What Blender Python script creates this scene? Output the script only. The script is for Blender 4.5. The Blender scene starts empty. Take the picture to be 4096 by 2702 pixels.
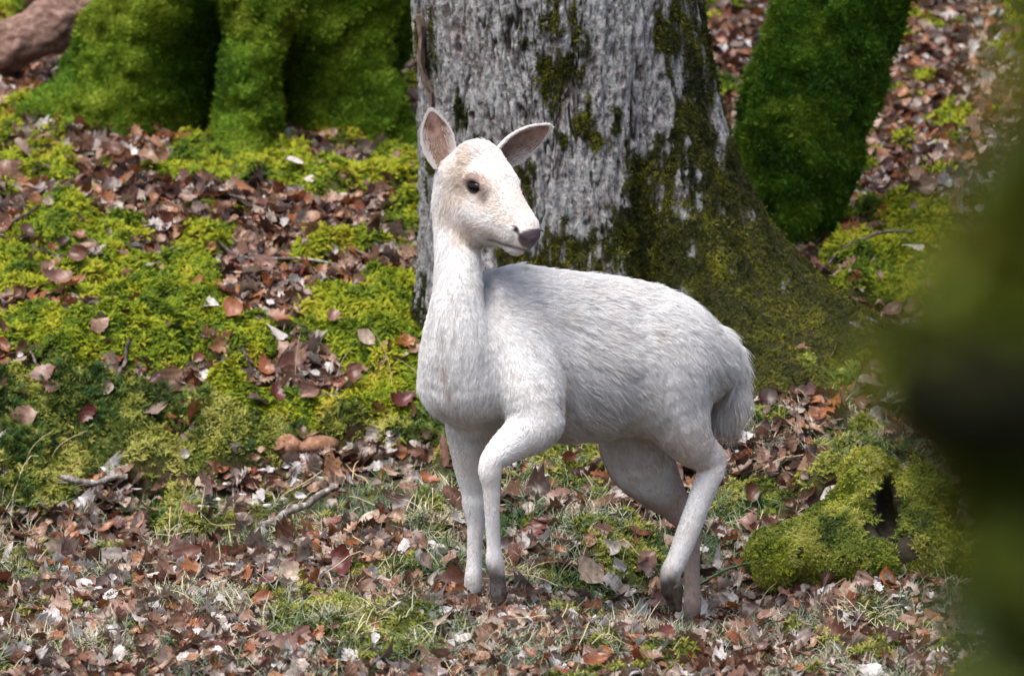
import bpy, math, random
import numpy as np
from mathutils import Matrix, Vector, Quaternion

# ------------------------------------------------------------------ camera, sky, sun, exposure
SC = bpy.context.scene
COL = SC.collection
random.seed(7)
RNG = np.random.default_rng(11)
R = math.radians

PITCH = R(7.0); CAM = np.array([0.0, -15.0, 2.52]); FPX = 24180.0      # focal length in photograph pixels
cam = bpy.data.cameras.new('camera'); cam.sensor_width = 36.0
cam.lens = 36.0 * FPX / 4096.0
cam.clip_start = 0.1; cam.clip_end = 400.0
cam.dof.use_dof = True; cam.dof.focus_distance = 15.35; cam.dof.aperture_fstop = 5.6
camo = bpy.data.objects.new('camera', cam); COL.objects.link(camo)
camo.location = CAM; camo.rotation_euler = (math.pi / 2 - PITCH, 0, 0)
SC.camera = camo

SUN_EL, SUN_AZ = R(68), R(222)           # azimuth measured clockwise from +y
world = bpy.data.worlds.new('World'); SC.world = world; world.use_nodes = True
wn = world.node_tree; bgn = wn.nodes['Background']
sky = wn.nodes.new('ShaderNodeTexSky'); sky.sky_type = 'NISHITA'; sky.sun_disc = False
sky.sun_elevation = SUN_EL; sky.sun_rotation = SUN_AZ; sky.dust_density = 6.0; sky.air_density = 0.8; sky.ozone_density = 0.6
wn.links.new(sky.outputs[0], bgn.inputs[0]); bgn.inputs[1].default_value = 0.15
sl = bpy.data.lights.new('sun', 'SUN'); sl.energy = 2.05; sl.angle = R(44); sl.color = (1.0, 0.975, 0.95)
so = bpy.data.objects.new('sun', sl); COL.objects.link(so)
sd = Vector((math.sin(SUN_AZ) * math.cos(SUN_EL), math.cos(SUN_AZ) * math.cos(SUN_EL), math.sin(SUN_EL)))
so.rotation_euler = sd.to_track_quat('Z', 'Y').to_euler(); so.location = (0, -5, 12)
SC.view_settings.view_transform = 'Standard'; SC.view_settings.look = 'None'
SC.view_settings.exposure = 0.80; SC.view_settings.gamma = 1.0
SC.render.engine = 'CYCLES'
SC.cycles.max_bounces = 4; SC.cycles.diffuse_bounces = 2; SC.cycles.glossy_bounces = 2
SC.cycles.transmission_bounces = 2; SC.cycles.transparent_max_bounces = 4

# ------------------------------------------------------------------ helpers
def Q(sx, sy, y):
    """world point at depth y seen at photograph pixel (4096 wide)"""
    u = (sx - 2048.0) / FPX; v = (1351.0 - sy) / FPX
    d = np.array([u, math.cos(PITCH) + v * math.sin(PITCH), -math.sin(PITCH) + v * math.cos(PITCH)])
    return CAM + d * ((y - CAM[1]) / d[1])

def hash01(ix, iy, iz, seed=0):
    h = (ix.astype(np.int64) * 374761393 + iy.astype(np.int64) * 668265263 + iz.astype(np.int64) * 2147483647 + seed * 974634777) & 0xFFFFFFFF
    h = ((h ^ (h >> 13)) * 1274126177) & 0xFFFFFFFF
    h = ((h ^ (h >> 16)) * 2246822519) & 0xFFFFFFFF
    return ((h ^ (h >> 15)) & 0xFFFFFF) / float(0xFFFFFF)

def vnoise(p, seed=0):
    p = np.asarray(p, float)
    i = np.floor(p).astype(np.int64); f = p - i; f = f * f * f * (f * (f * 6 - 15) + 10)
    out = 0
    for a in (0, 1):
        wa = f[..., 0] if a else 1 - f[..., 0]
        for b in (0, 1):
            wb = f[..., 1] if b else 1 - f[..., 1]
            for c in (0, 1):
                wc = f[..., 2] if c else 1 - f[..., 2]
                out = out + wa * wb * wc * hash01(i[..., 0] + a, i[..., 1] + b, i[..., 2] + c, seed)
    return out

def fbm(p, octv=4, seed=0, gain=0.5):
    p = np.asarray(p, float); s = 0; a = 1; t = 0
    for o in range(octv):
        s = s + a * vnoise(p * (2.03 ** o) + o * 17.3, seed + o); t += a; a *= gain
    return s / t                                       # 0..1

def sstep(a, b, x):
    t = np.clip((x - a) / (b - a), 0, 1); return t * t * (3 - 2 * t)

def xyz(x, y, z): return np.stack(np.broadcast_arrays(np.asarray(x, float), np.asarray(y, float), np.asarray(z, float)), -1)

def link(o, parent=None, label=None, cat=None, group=None, kind=None):
    COL.objects.link(o)
    if parent is not None:
        o.parent = parent; o.matrix_parent_inverse = Matrix.Translation(-Vector(parent.location))
    if label: o['label'] = label
    if cat: o['category'] = cat
    if group: o['group'] = group
    if kind: o['kind'] = kind
    return o

def empty(name, loc, **kw):
    o = bpy.data.objects.new(name, None); o.location = loc; o.empty_display_size = 0.1
    return link(o, **kw)

def mesh_np(name, V, F, mat=None, smooth=True):
    """V (n,3); F (m,3|4) int array"""
    me = bpy.data.meshes.new(name); V = np.asarray(V, np.float32); F = np.asarray(F, np.int32); k = F.shape[1]
    me.vertices.add(len(V)); me.vertices.foreach_set('co', V.ravel())
    me.loops.add(F.size); me.loops.foreach_set('vertex_index', F.ravel())
    me.polygons.add(len(F)); me.polygons.foreach_set('loop_start', np.arange(0, F.size, k, dtype=np.int32))
    me.polygons.foreach_set('use_smooth', np.full(len(F), smooth))
    me.update(calc_edges=True); me.validate()
    if mat: me.materials.append(mat)
    return me

def mesh_py(name, V, F, mat=None, smooth=True):
    me = bpy.data.meshes.new(name); me.from_pydata([tuple(map(float, v)) for v in V], [], [tuple(map(int, f)) for f in F])
    me.polygons.foreach_set('use_smooth', np.full(len(me.polygons), smooth)); me.update()
    if mat: me.materials.append(mat)
    return me

def obj(name, me, parent=None, **kw): return link(bpy.data.objects.new(name, me), parent, **kw)

def vnormals(V, F):
    a, b, c = V[F[:, 0]], V[F[:, 1]], V[F[:, 2]]
    if F.shape[1] == 4: n = np.cross(c - a, V[F[:, 3]] - b)
    else: n = np.cross(b - a, c - a)
    N = np.zeros_like(V)
    for k in range(F.shape[1]): np.add.at(N, F[:, k], n)
    return N / (np.linalg.norm(N, axis=1, keepdims=True) + 1e-12), np.linalg.norm(n, axis=1) * 0.5

def grid_faces(nu, nv, wrap=False):
    i, j = np.meshgrid(np.arange(nu - (0 if wrap else 1)), np.arange(nv - 1), indexing='ij')
    i2 = (i + 1) % nu
    return np.stack([i * nv + j, i2 * nv + j, i2 * nv + j + 1, i * nv + j + 1], -1).reshape(-1, 4)

def tube(pts, radii, nseg=8, rough=0.0, seed=0):
    """closed tube mesh along a polyline"""
    pts = np.array(pts, float); n = len(pts); V = []; F = []
    T = np.gradient(pts, axis=0); T /= np.linalg.norm(T, axis=1, keepdims=True)
    up = np.array([0.13, 0.21, 0.97]); 
    for k in range(n):
        a = np.cross(T[k], up); a /= np.linalg.norm(a) + 1e-9; b = np.cross(T[k], a)
        for s in range(nseg):
            ang = 2 * math.pi * s / nseg
            r = radii[k] * (1 + rough * (2 * random.random() - 1))
            V.append(pts[k] + r * (math.cos(ang) * a + math.sin(ang) * b))
    for k in range(n - 1):
        for s in range(nseg):
            s2 = (s + 1) % nseg
            F.append((k * nseg + s, k * nseg + s2, (k + 1) * nseg + s2, (k + 1) * nseg + s))
    F.append(tuple(range(nseg))); F.append(tuple((n - 1) * nseg + s for s in range(nseg))[::-1])
    return V, F

def euler_from_axes(X, Y, Z):
    """columns X,Y,Z (n,3) -> XYZ euler"""
    sy = np.sqrt(X[:, 0] ** 2 + X[:, 1] ** 2)
    return np.stack([np.arctan2(Y[:, 2], Z[:, 2]), np.arctan2(-X[:, 2], sy), np.arctan2(X[:, 1], X[:, 0])], -1)

def frame_from_z(Z, spin):
    Z = Z / np.linalg.norm(Z, axis=1, keepdims=True)
    ref = np.where(np.abs(Z[:, 2:3]) < 0.9, np.array([[0., 0, 1]]), np.array([[1., 0, 0]]))
    A = np.cross(ref, Z); A /= np.linalg.norm(A, axis=1, keepdims=True); B = np.cross(Z, A)
    c, s = np.cos(spin)[:, None], np.sin(spin)[:, None]
    X = A * c + B * s; Y = np.cross(Z, X)
    return X, Y, Z

# ------------------------------------------------------------------ node helpers
def mat_new(name):
    m = bpy.data.materials.new(name); m.use_nodes = True
    nt = m.node_tree; b = nt.nodes['Principled BSDF']; b.inputs['Roughness'].default_value = 0.85
    b.inputs['Specular IOR Level'].default_value = 0.22
    return m, nt, b
def nd(nt, t, **kw):
    n = nt.nodes.new(t)
    for k, v in kw.items(): setattr(n, k, v)
    return n
def noise(nt, vec, scale, detail=4, rough=0.6, dist=0.0):
    n = nd(nt, 'ShaderNodeTexNoise'); n.inputs['Scale'].default_value = scale; n.inputs['Detail'].default_value = detail
    n.inputs['Roughness'].default_value = rough; n.inputs['Distortion'].default_value = dist
    if vec is not None: nt.links.new(vec, n.inputs['Vector'])
    return n.outputs['Fac']
def ramp(nt, fac, stops, interp='LINEAR'):
    n = nd(nt, 'ShaderNodeValToRGB'); cr = n.color_ramp; cr.interpolation = interp
    while len(cr.elements) < len(stops): cr.elements.new(0.5)
    for e, (p, c) in zip(cr.elements, stops):
        e.position = p; e.color = (*c, 1) if len(c) == 3 else c
    nt.links.new(fac, n.inputs[0]); return n.outputs[0]
def mixc(nt, fac, a, b, mode='MIX'):
    n = nd(nt, 'ShaderNodeMix', data_type='RGBA', blend_type=mode)
    for s, v in ((0, fac), (6, a), (7, b)):
        if hasattr(v, 'default_value') or hasattr(v, 'is_output'): nt.links.new(v, n.inputs[s])
        elif s == 0: n.inputs[0].default_value = v
        else: n.inputs[s].default_value = (*v, 1)
    return n.outputs[2]
def mth(nt, op, a, b=None):
    n = nd(nt, 'ShaderNodeMath', operation=op)
    for i, v in enumerate((a, b)):
        if v is None: continue
        if hasattr(v, 'is_output'): nt.links.new(v, n.inputs[i])
        else: n.inputs[i].default_value = v
    return n.outputs[0]
def bump(nt, b, h, strength=0.5, dist=0.01):
    n = nd(nt, 'ShaderNodeBump'); n.inputs['Strength'].default_value = strength; n.inputs['Distance'].default_value = dist
    nt.links.new(h, n.inputs['Height']); nt.links.new(n.outputs[0], b.inputs['Normal'])
def geopos(nt): return nd(nt, 'ShaderNodeNewGeometry').outputs['Position']
def attr(nt, name, typ='GEOMETRY', out='Fac'):
    n = nd(nt, 'ShaderNodeAttribute'); n.attribute_name = name; n.attribute_type = typ; return n.outputs[out]
def vscale(nt, vec, s):
    n = nd(nt, 'ShaderNodeVectorMath', operation='MULTIPLY'); nt.links.new(vec, n.inputs[0]); n.inputs[1].default_value = s
    return n.outputs[0]

LEAF_STOPS = [(0.0, (0.0224, 0.0120, 0.0088)), (0.12, (0.0640, 0.0304, 0.0192)), (0.25, (0.1400, 0.0680, 0.0400)),
              (0.37, (0.2000, 0.1160, 0.0784)), (0.48, (0.3040, 0.1960, 0.1320)), (0.57, (0.2880, 0.1080, 0.0336)),
              (0.65, (0.1200, 0.0360, 0.0272)), (0.73, (0.1600, 0.1320, 0.1200)), (0.82, (0.3040, 0.2320, 0.1800)), (0.92, (0.3600, 0.3360, 0.3200)), (1.0, (0.4960, 0.4880, 0.4880))]
def leaf_shader(name, fixed=None):
    m, nt, b = mat_new(name)
    if fixed is None:
        c = ramp(nt, attr(nt, 'tint', 'INSTANCER'), LEAF_STOPS)
    else:
        n = nd(nt, 'ShaderNodeRGB'); n.outputs[0].default_value = (*fixed, 1); c = n.outputs[0]
    tc = nd(nt, 'ShaderNodeTexCoord').outputs['Object']
    p = geopos(nt)
    f = noise(nt, p, 70, 4, 0.65)
    c = mixc(nt, 0.75, c, ramp(nt, f, [(0.3, (0.45, 0.42, 0.40)), (0.7, (1.35, 1.32, 1.3))]), 'MULTIPLY')
    # veins
    wv = nd(nt, 'ShaderNodeTexWave'); wv.inputs['Scale'].default_value = 28; wv.inputs['Distortion'].default_value = 1.5
    wv.bands_direction = 'DIAGONAL'; nt.links.new(tc, wv.inputs['Vector'])
    c = mixc(nt, 0.22, c, ramp(nt, wv.outputs['Fac'], [(0.35, (0.55, 0.5, 0.48)), (0.75, (1.1, 1.1, 1.1))]), 'MULTIPLY')
    nt.links.new(c, b.inputs['Base Color'])
    b.inputs['Roughness'].default_value = 0.38; b.inputs['Specular IOR Level'].default_value = 0.5
    bump(nt, b, wv.outputs['Fac'], 0.25, 0.002)
    # thin leaves let some light through
    tr = nd(nt, 'ShaderNodeBsdfTranslucent'); nt.links.new(c, tr.inputs[0])
    mx = nd(nt, 'ShaderNodeMixShader'); mx.inputs[0].default_value = 0.18
    nt.links.new(b.outputs[0], mx.inputs[1]); nt.links.new(tr.outputs[0], mx.inputs[2])
    nt.links.new(mx.outputs[0], nt.nodes['Material Output'].inputs[0])
    return m

def moss_shader(name, stops, big=3.0):
    m, nt, b = mat_new(name)
    p = geopos(nt)
    v = mth(nt, 'ADD', mth(nt, 'MULTIPLY', noise(nt, p, big, 3, 0.6), 0.75), mth(nt, 'MULTIPLY', attr(nt, 'tint', 'INSTANCER'), 0.55))
    v = mth(nt, 'SUBTRACT', v, 0.14)
    c = ramp(nt, v, stops)
    # older shoots near the base are brown, tips fresh
    h = attr(nt, 'tip', 'GEOMETRY')
    c = mixc(nt, mth(nt, 'MULTIPLY', mth(nt, 'SUBTRACT', 1.0, h), 0.35), c, (0.055, 0.045, 0.012))
    nt.links.new(c, b.inputs['Base Color']); b.inputs['Roughness'].default_value = 0.8
    tr = nd(nt, 'ShaderNodeBsdfTranslucent'); nt.links.new(c, tr.inputs[0])
    mx = nd(nt, 'ShaderNodeMixShader'); mx.inputs[0].default_value = 0.3
    nt.links.new(b.outputs[0], mx.inputs[1]); nt.links.new(tr.outputs[0], mx.inputs[2])
    nt.links.new(mx.outputs[0], nt.nodes['Material Output'].inputs[0])
    return m

M_LEAF = leaf_shader('fallen_leaf_mix')
M_MOSS_BANK = moss_shader('bank_moss', [(0.18, (0.0315, 0.0765, 0.0054)), (0.36, (0.1170, 0.1890, 0.0090)), (0.54, (0.2520, 0.3150, 0.0126)), (0.72, (0.3600, 0.3690, 0.0198)), (0.9, (0.4140, 0.3420, 0.0450))], 3.5)
M_MOSS_TREE = moss_shader('tree_moss', [(0.2, (0.0440, 0.1144, 0.0088)), (0.42, (0.1056, 0.2200, 0.0123)), (0.60, (0.1848, 0.2992, 0.0176)), (0.85, (0.2992, 0.3696, 0.0352))], 4.0)
M_MOSS_LEAN = moss_shader('leaning_tree_moss', [(0.2, (0.0352, 0.1056, 0.0123)), (0.45, (0.0792, 0.1936, 0.0141)), (0.65, (0.1496, 0.2728, 0.0194)), (0.9, (0.2552, 0.3520, 0.0352))], 5.0)
M_MOSS_BARK = moss_shader('bark_moss', [(0.2, (0.012, 0.022, 0.006)), (0.42, (0.038, 0.050, 0.009)), (0.62, (0.085, 0.095, 0.012)), (0.9, (0.22, 0.22, 0.02))], 6.0)
M_MOSS_DULL = moss_shader('heath_moss', [(0.2, (0.0230, 0.0506, 0.0138)), (0.40, (0.1012, 0.1472, 0.0230)), (0.58, (0.2760, 0.3036, 0.0460)), (0.8, (0.4232, 0.4232, 0.1196)), (1.0, (0.4600, 0.3864, 0.1104))], 5.0)

def soil_mat():
    m, nt, b = mat_new('forest_soil'); p = geopos(nt)
    c = ramp(nt, noise(nt, p, 22, 6, 0.7), [(0.3, (0.0180, 0.0108, 0.0066)), (0.55, (0.0510, 0.0300, 0.0180)), (0.75, (0.1020, 0.0660, 0.0420))])
    g = ramp(nt, noise(nt, p, 90, 3, 0.6), [(0.35, (0.0210, 0.0300, 0.0048)), (0.7, (0.0840, 0.0960, 0.0120))])
    c = mixc(nt, attr(nt, 'moss'), c, g)
    nt.links.new(c, b.inputs['Base Color']); bump(nt, b, noise(nt, p, 120, 5, 0.7), 0.8, 0.012); return m

# ------------------------------------------------------------------ ground
CTRL = []
def cp(sx, sy, y): CTRL.append(Q(sx, sy, y))
for sx in (-500, 400, 1200, 2048, 2900, 3700, 4600): cp(sx, 2702, -1.02)
for sx in (-500, 300, 1000): cp(sx, 2430, 0.0)
cp(1500, 2430, -0.05); cp(1890, 2424, -0.07); cp(2000, 2462, -0.23); cp(2770, 2520, 0.24); cp(2700, 2555, 0.07)
cp(2300, 2470, 0.0); cp(3300, 2470, 0.15); cp(4100, 2470, 0.15)
cp(-400, 2110, 1.32); cp(100, 2070, 1.38); cp(650, 1960, 1.52); cp(1100, 1890, 1.56); cp(1700, 1850, 1.5); cp(2200, 1880, 1.3); cp(2700, 1900, 1.15); cp(3200, 1850, 1.15); cp(3700, 1900, 0.95); cp(4300, 1950, 0.9)
cp(500, 2250, 0.6); cp(1300, 2200, 0.65); cp(2200, 2150, 0.65); cp(2900, 2200, 0.7)
cp(-400, 1540, 1.72); cp(100, 1540, 1.72); cp(600, 1610, 1.72); cp(1100, 1600, 1.75); cp(1600, 1600, 1.78)
cp(2300, 1650, 1.75); cp(3100, 1600, 1.55); cp(3600, 1620, 1.5); cp(4200, 1600, 1.5)
cp(-400, 1200, 2.3); cp(200, 1190, 2.35); cp(800, 1190, 2.35); cp(1400, 1230, 2.3)
cp(-400, 880, 2.85); cp(200, 870, 2.9); cp(800, 900, 2.9); cp(1500, 930, 2.9); cp(3600, 1250, 2.3); cp(4200, 1250, 2.3)
cp(-400, 700, 3.5); cp(300, 690, 3.55); cp(1000, 720, 3.55); cp(1700, 760, 3.5); cp(3230, 1010, 3.0); cp(3100, 1000, 2.9); cp(3500, 930, 3.0); cp(4200, 850, 3.2)
cp(-400, 480, 4.3); cp(200, 520, 4.2); cp(1000, 620, 4.1); cp(1700, 660, 4.1); cp(3400, 560, 4.1); cp(4200, 520, 4.2)
cp(-400, 20, 6.1); cp(1000, 60, 6.1); cp(3000, 150, 5.4); cp(3600, 180, 5.4); cp(4300, 150, 5.5)
for x in (-22, -9, -4, 0, 4, 9, 22):
    for (y, z) in ((-17, 0.98), (-12, 0.72), (-7, 0.22), (-3, -0.02), (8, 1.75), (13, 3.2), (26, 7.2), (45, 12)):
        CTRL.append(np.array([x, y, z + 0.02 * abs(x)]))
for x in (-9, -22, 9, 22):
    for (y, z) in ((0, 0.0), (1.5, 0.2), (3, 0.7), (5, 1.05)): CTRL.append(np.array([x, y, z + 0.03 * abs(x)]))
CTRL = np.array(CTRL)
def tps_fit(P):
    n = len(P); d = np.linalg.norm(P[:, None, :2] - P[None, :, :2], axis=2); K = d ** 2 * np.log(d + 1e-9) + np.eye(n) * 0.01
    A = np.zeros((n + 3, n + 3)); A[:n, :n] = K; A[:n, n] = 1; A[:n, n + 1:] = P[:, :2]; A[n:, :n] = A[:n, n:].T
    return np.linalg.solve(A, np.concatenate([P[:, 2], np.zeros(3)]))
TPS = tps_fit(CTRL)
def base_height(x, y):
    sh = np.shape(x); x = np.ravel(x); y = np.ravel(y); out = np.zeros(len(x)); n = len(CTRL)
    for s in range(0, len(x), 40000):
        a = slice(s, s + 40000)
        d = np.sqrt((x[a, None] - CTRL[None, :, 0]) ** 2 + (y[a, None] - CTRL[None, :, 1]) ** 2)
        out[a] = (d ** 2 * np.log(d + 1e-9)) @ TPS[:n] + TPS[n] + TPS[n + 1] * x[a] + TPS[n + 2] * y[a]
    return out.reshape(sh)
def ray_ground(sx, sy, y0=-1.6, y1=9.0):
    ys = np.linspace(y0, y1, 500); P = np.array([Q(sx, sy, y) for y in ys]); g = base_height(P[:, 0], P[:, 1])
    k = np.argmax(P[:, 2] < g)
    return P[k] if (P[:, 2] < g).any() else P[-1]

K = 4096 / 2377.0
# moss cushions: centre and half size in photograph pixels -> ellipses on the ground
BLOBS = [(200,560,200,50,1),(100,655,130,55,1),(330,690,200,85,1),(430,800,150,100,1),(40,760,90,60,.8),(570,800,120,70,.9),(830,760,150,110,1),(910,690,100,50,.9),(470,560,90,40,.8),(700,610,90,25,.5),
 (290,850,200,60,.9),(100,935,170,50,1.1),(300,970,220,60,1.1),(520,990,200,70,1.1),(760,985,230,70,1.1),(960,985,110,50,1),(250,1060,240,55,1.1),(60,1120,110,70,1.1),(450,1070,150,30,1),
 (480,395,150,35,1),(620,410,140,35,1),(740,440,130,32,1),(890,440,130,30,1),(955,505,60,25,.9),(90,400,80,20,.9),(15,320,50,30,1),(560,350,80,20,.8),
 (760,1480,130,50,1),(910,1530,130,35,.8),(1440,1290,130,65,1),(1300,1075,140,45,.9),(1200,1090,80,50,.8),(1740,1190,120,70,1),(1980,1130,170,60,.9),(960,1235,60,25,.7),(1240,1050,200,40,.8),(1950,1330,150,40,.8),
 (2080,500,150,50,1),(2000,620,130,45,1),(2150,590,120,50,1),(2090,690,160,50,1),(2150,190,60,14,.8),(2210,300,70,22,.8),(1120,1060,120,40,.6),(1700,1010,120,30,.4)]
BW = []
for (qx, qy, rx, ry, st) in BLOBS:
    c = ray_ground(qx * K, qy * K); a = ray_ground(qx * K, (qy - ry) * K); b = ray_ground(qx * K, (qy + ry) * K)
    sc = rx * K / FPX * (c[1] + 15)
    BW.append((c[0], (a[1] + b[1]) / 2, sc, max(abs(a[1] - b[1]) / 2, 0.05), st))
def moss_mask(x, y):
    m = np.zeros(np.shape(x))
    for (cx, cy, rx, ry, st) in BW:
        m = np.maximum(m, st * (1.25 - np.sqrt(((x - cx) / rx) ** 2 + ((y - cy) / ry) ** 2)))
    nz = fbm(xyz(x * 5.5, y * 5.5, 0), 4, 3) - 0.5
    nz2 = fbm(xyz(x * 1.3, y * 1.3, 5), 3, 8) - 0.52
    outside = (np.abs(x) > 1.7) | (y < -1.4) | (y > 6.5)
    m = np.where(outside, np.maximum(m, nz2 * 3 * sstep(-2, 0, y)), m)
    return sstep(0.12, 0.42, m + nz * 1.7)
def height(x, y):
    m = moss_mask(x, y)
    cush = fbm(xyz(x * 9, y * 9, 2), 3, 21) - 0.42
    lump = fbm(xyz(x * 3.2, y * 3.2, 9), 3, 31) - 0.5
    near = sstep(8, 4, np.abs(y)) * sstep(5, 3, np.abs(x))
    foot = 1 - 0.9 * np.exp(-(((x - 0.2) / 0.55) ** 2 + ((y - 0.05) / 0.3) ** 2))
    return base_height(x, y) + near * foot * (m * (0.026 + cush * 0.15 + (fbm(xyz(x * 24, y * 24, 12), 2, 23) - .5) * .045) + lump * 0.055 + (fbm(xyz(x * 22, y * 22, 4), 2, 5) - 0.5) * 0.018)
def gnormal(x, y, e=0.02):
    hx = (height(x + e, y) - height(x - e, y)) / (2 * e); hy = (height(x, y + e) - height(x, y - e)) / (2 * e)
    n = np.stack([-hx, -hy, np.ones_like(hx)], -1); return n / np.linalg.norm(n, axis=1, keepdims=True)

def axis_pts(lo, hi, fine_lo, fine_hi, step, grow=1.12):
    mid = list(np.arange(fine_lo, fine_hi, step)); up = [mid[-1]]; s = step
    while up[-1] < hi: s *= grow; up.append(up[-1] + s)
    dn = [mid[0]]; s = step
    while dn[-1] > lo: s *= grow; dn.append(dn[-1] - s)
    return np.array(dn[:0:-1] + mid + up[1:])
def bare_strip0(x, y): return np.exp(-((y - 1.33 - 0.10 * np.sin(x * 3)) / 0.24) ** 4) * sstep(-1.15, -0.8, x) * sstep(0.15, -0.15, x)
gx = axis_pts(-60, 60, -2.0, 2.0, 0.014); gy = axis_pts(-40, 70, -1.4, 6.4, 0.014)
GX, GY = np.meshgrid(gx, gy, indexing='ij'); GZ = height(GX, GY); GM = np.maximum(moss_mask(GX, GY), .55 * bare_strip0(GX, GY))
ground_me = mesh_np('ground', np.stack([GX, GY, GZ], -1).reshape(-1, 3), grid_faces(len(gx), len(gy)), soil_mat())
a_ = ground_me.attributes.new('moss', 'FLOAT', 'POINT'); a_.data.foreach_set('value', GM.ravel().astype(np.float32))
obj('ground', ground_me, kind='structure')
# from here on the ground is looked up in its own grid
def grid_look(A, x, y):
    x, y = np.asarray(x, float), np.asarray(y, float)
    i = np.clip(np.searchsorted(gx, x) - 1, 0, len(gx) - 2); j = np.clip(np.searchsorted(gy, y) - 1, 0, len(gy) - 2)
    u = (x - gx[i]) / (gx[i + 1] - gx[i]); v = (y - gy[j]) / (gy[j + 1] - gy[j])
    return (A[i, j] * (1 - u) + A[i + 1, j] * u) * (1 - v) + (A[i, j + 1] * (1 - u) + A[i + 1, j + 1] * u) * v
GMM = moss_mask(GX, GY)
def height(x, y): return grid_look(GZ, x, y)
def moss_mask(x, y): return grid_look(GMM, x, y)

# ------------------------------------------------------------------ scatter by geometry nodes
def proto_collection(name, meshes):
    c = bpy.data.collections.new(name)
    for i, me in enumerate(meshes):
        c.objects.link(bpy.data.objects.new('%s_%02d' % (name, i), me))
    return c
def scatter_tree(name, coll):
    nt = bpy.data.node_groups.new(name, 'GeometryNodeTree')
    nt.interface.new_socket('Geometry', in_out='INPUT', socket_type='NodeSocketGeometry')
    nt.interface.new_socket('Geometry', in_out='OUTPUT', socket_type='NodeSocketGeometry')
    gi = nt.nodes.new('NodeGroupInput'); go = nt.nodes.new('NodeGroupOutput')
    ci = nt.nodes.new('GeometryNodeCollectionInfo'); ci.inputs['Collection'].default_value = coll
    ci.inputs['Separate Children'].default_value = True; ci.inputs['Reset Children'].default_value = True
    ip = nt.nodes.new('GeometryNodeInstanceOnPoints'); ip.inputs['Pick Instance'].default_value = True
    def na(n, t):
        a = nt.nodes.new('GeometryNodeInputNamedAttribute'); a.data_type = t; a.inputs['Name'].default_value = n
        return next(o for o in a.outputs if o.enabled and o.name == 'Attribute')
    L = nt.links.new
    L(gi.outputs[0], ip.inputs['Points']); L(ci.outputs[0], ip.inputs['Instance'])
    L(na('idx', 'INT'), ip.inputs['Instance Index']); L(na('rot', 'FLOAT_VECTOR'), ip.inputs['Rotation']); L(na('scl', 'FLOAT_VECTOR'), ip.inputs['Scale'])
    L(ip.outputs[0], go.inputs[0]); return nt
def scatter(name, P, E, S, I, T, coll, parent=None, **kw):
    me = bpy.data.meshes.new(name); n = len(P); me.vertices.add(n); me.vertices.foreach_set('co', np.asarray(P, np.float32).ravel())
    for an, ty, key, arr in (('rot', 'FLOAT_VECTOR', 'vector', E), ('scl', 'FLOAT_VECTOR', 'vector', S), ('idx', 'INT', 'value', I), ('tint', 'FLOAT', 'value', T)):
        a = me.attributes.new(an, ty, 'POINT'); a.data.foreach_set(key, np.ascontiguousarray(arr, np.int32 if ty == 'INT' else np.float32).ravel())
    o = obj(name, me, parent, kind='stuff', **kw)
    md = o.modifiers.new('scatter', 'NODES'); md.node_group = scatter_tree(name + '_nodes', coll)
    return o
def s3(s): return np.repeat(np.asarray(s)[:, None], 3, 1)

# moss shoots: feathery fronds with side leaflets
def moss_tuft(mat, nfr, length, spread, seed, leaflets=3, width=0.16):
    r = random.Random(seed); V = []; F = []; tip = []
    for k in range(nfr):
        az = r.random() * 6.283; L = length * (0.6 + 0.7 * r.random()); lean = spread * (0.35 + 0.9 * r.random())
        base = Vector((r.gauss(0, 0.3) * length, r.gauss(0, 0.3) * length, -0.15 * length))
        d = Vector((math.cos(az) * math.sin(lean), math.sin(az) * math.sin(lean), math.cos(lean)))
        side = Vector((-math.sin(az), math.cos(az), r.uniform(-.4, .4))).normalized()
        pts = []; p = base.copy(); dd = d.copy()
        for s in range(4):
            pts.append((p.copy(), dd.copy())); p = p + dd * (L / 3); dd = (dd + Vector((math.cos(az) * .28, math.sin(az) * .28, -.22))).normalized()
        for s, (q, e) in enumerate(pts):
            w = L * width * (0.55, 0.9, 0.7, 0.08)[s]
            V += [q - side * w, q + side * w]; tip += [s / 3, s / 3]
        b = len(V) - 8
        for s in range(3): F.append((b + 2 * s, b + 2 * s + 1, b + 2 * s + 3, b + 2 * s + 2))
        for s in range(leaflets):
            t = 0.3 + 0.6 * (s + r.random()) / leaflets; i = min(int(t * 3), 2); q = pts[i][0].lerp(pts[i + 1][0], t * 3 - i); e = pts[i][1]
            for sg in (-1, 1):
                ll = L * 0.34 * (1.15 - t * 0.6); o = (side * sg * 0.85 + e * 0.6 + Vector((0, 0, r.uniform(-.35, .25)))).normalized() * ll
                V += [q, q + o * 0.55 + e * ll * 0.22, q + o]; tip += [t, t, min(1, t + .25)]; n = len(V); F.append((n - 3, n - 2, n - 1))
    me = mesh_py('moss_tuft', V, F, mat, smooth=False)
    a = me.attributes.new('tip', 'FLOAT', 'POINT'); a.data.foreach_set('value', np.array(tip, np.float32))
    return me
def moss_set(name, mat, length, spread, nfr=9, n=5, leaflets=3, width=0.16):
    return proto_collection(name, [moss_tuft(mat, nfr, length, spread, 100 + k, leaflets, width) for k in range(n)])
C_BANK = moss_set('bank_moss_tuft', M_MOSS_BANK, 0.019, 1.0, 10)
C_DULL = moss_set('heath_moss_tuft', M_MOSS_DULL, 0.017, 0.6, 10, 5, 3, 0.12)
M_MOSS_HAIR = moss_shader('haircap_moss', [(0.2, (0.016, 0.055, 0.018)), (0.45, (0.05, 0.12, 0.03)), (0.65, (0.12, 0.19, 0.04)), (0.95, (0.30, 0.32, 0.08))], 6.0)
C_HAIR = moss_set('haircap_moss_tuft', M_MOSS_HAIR, 0.030, 0.42, 9, 5, 4, 0.07)
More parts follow.
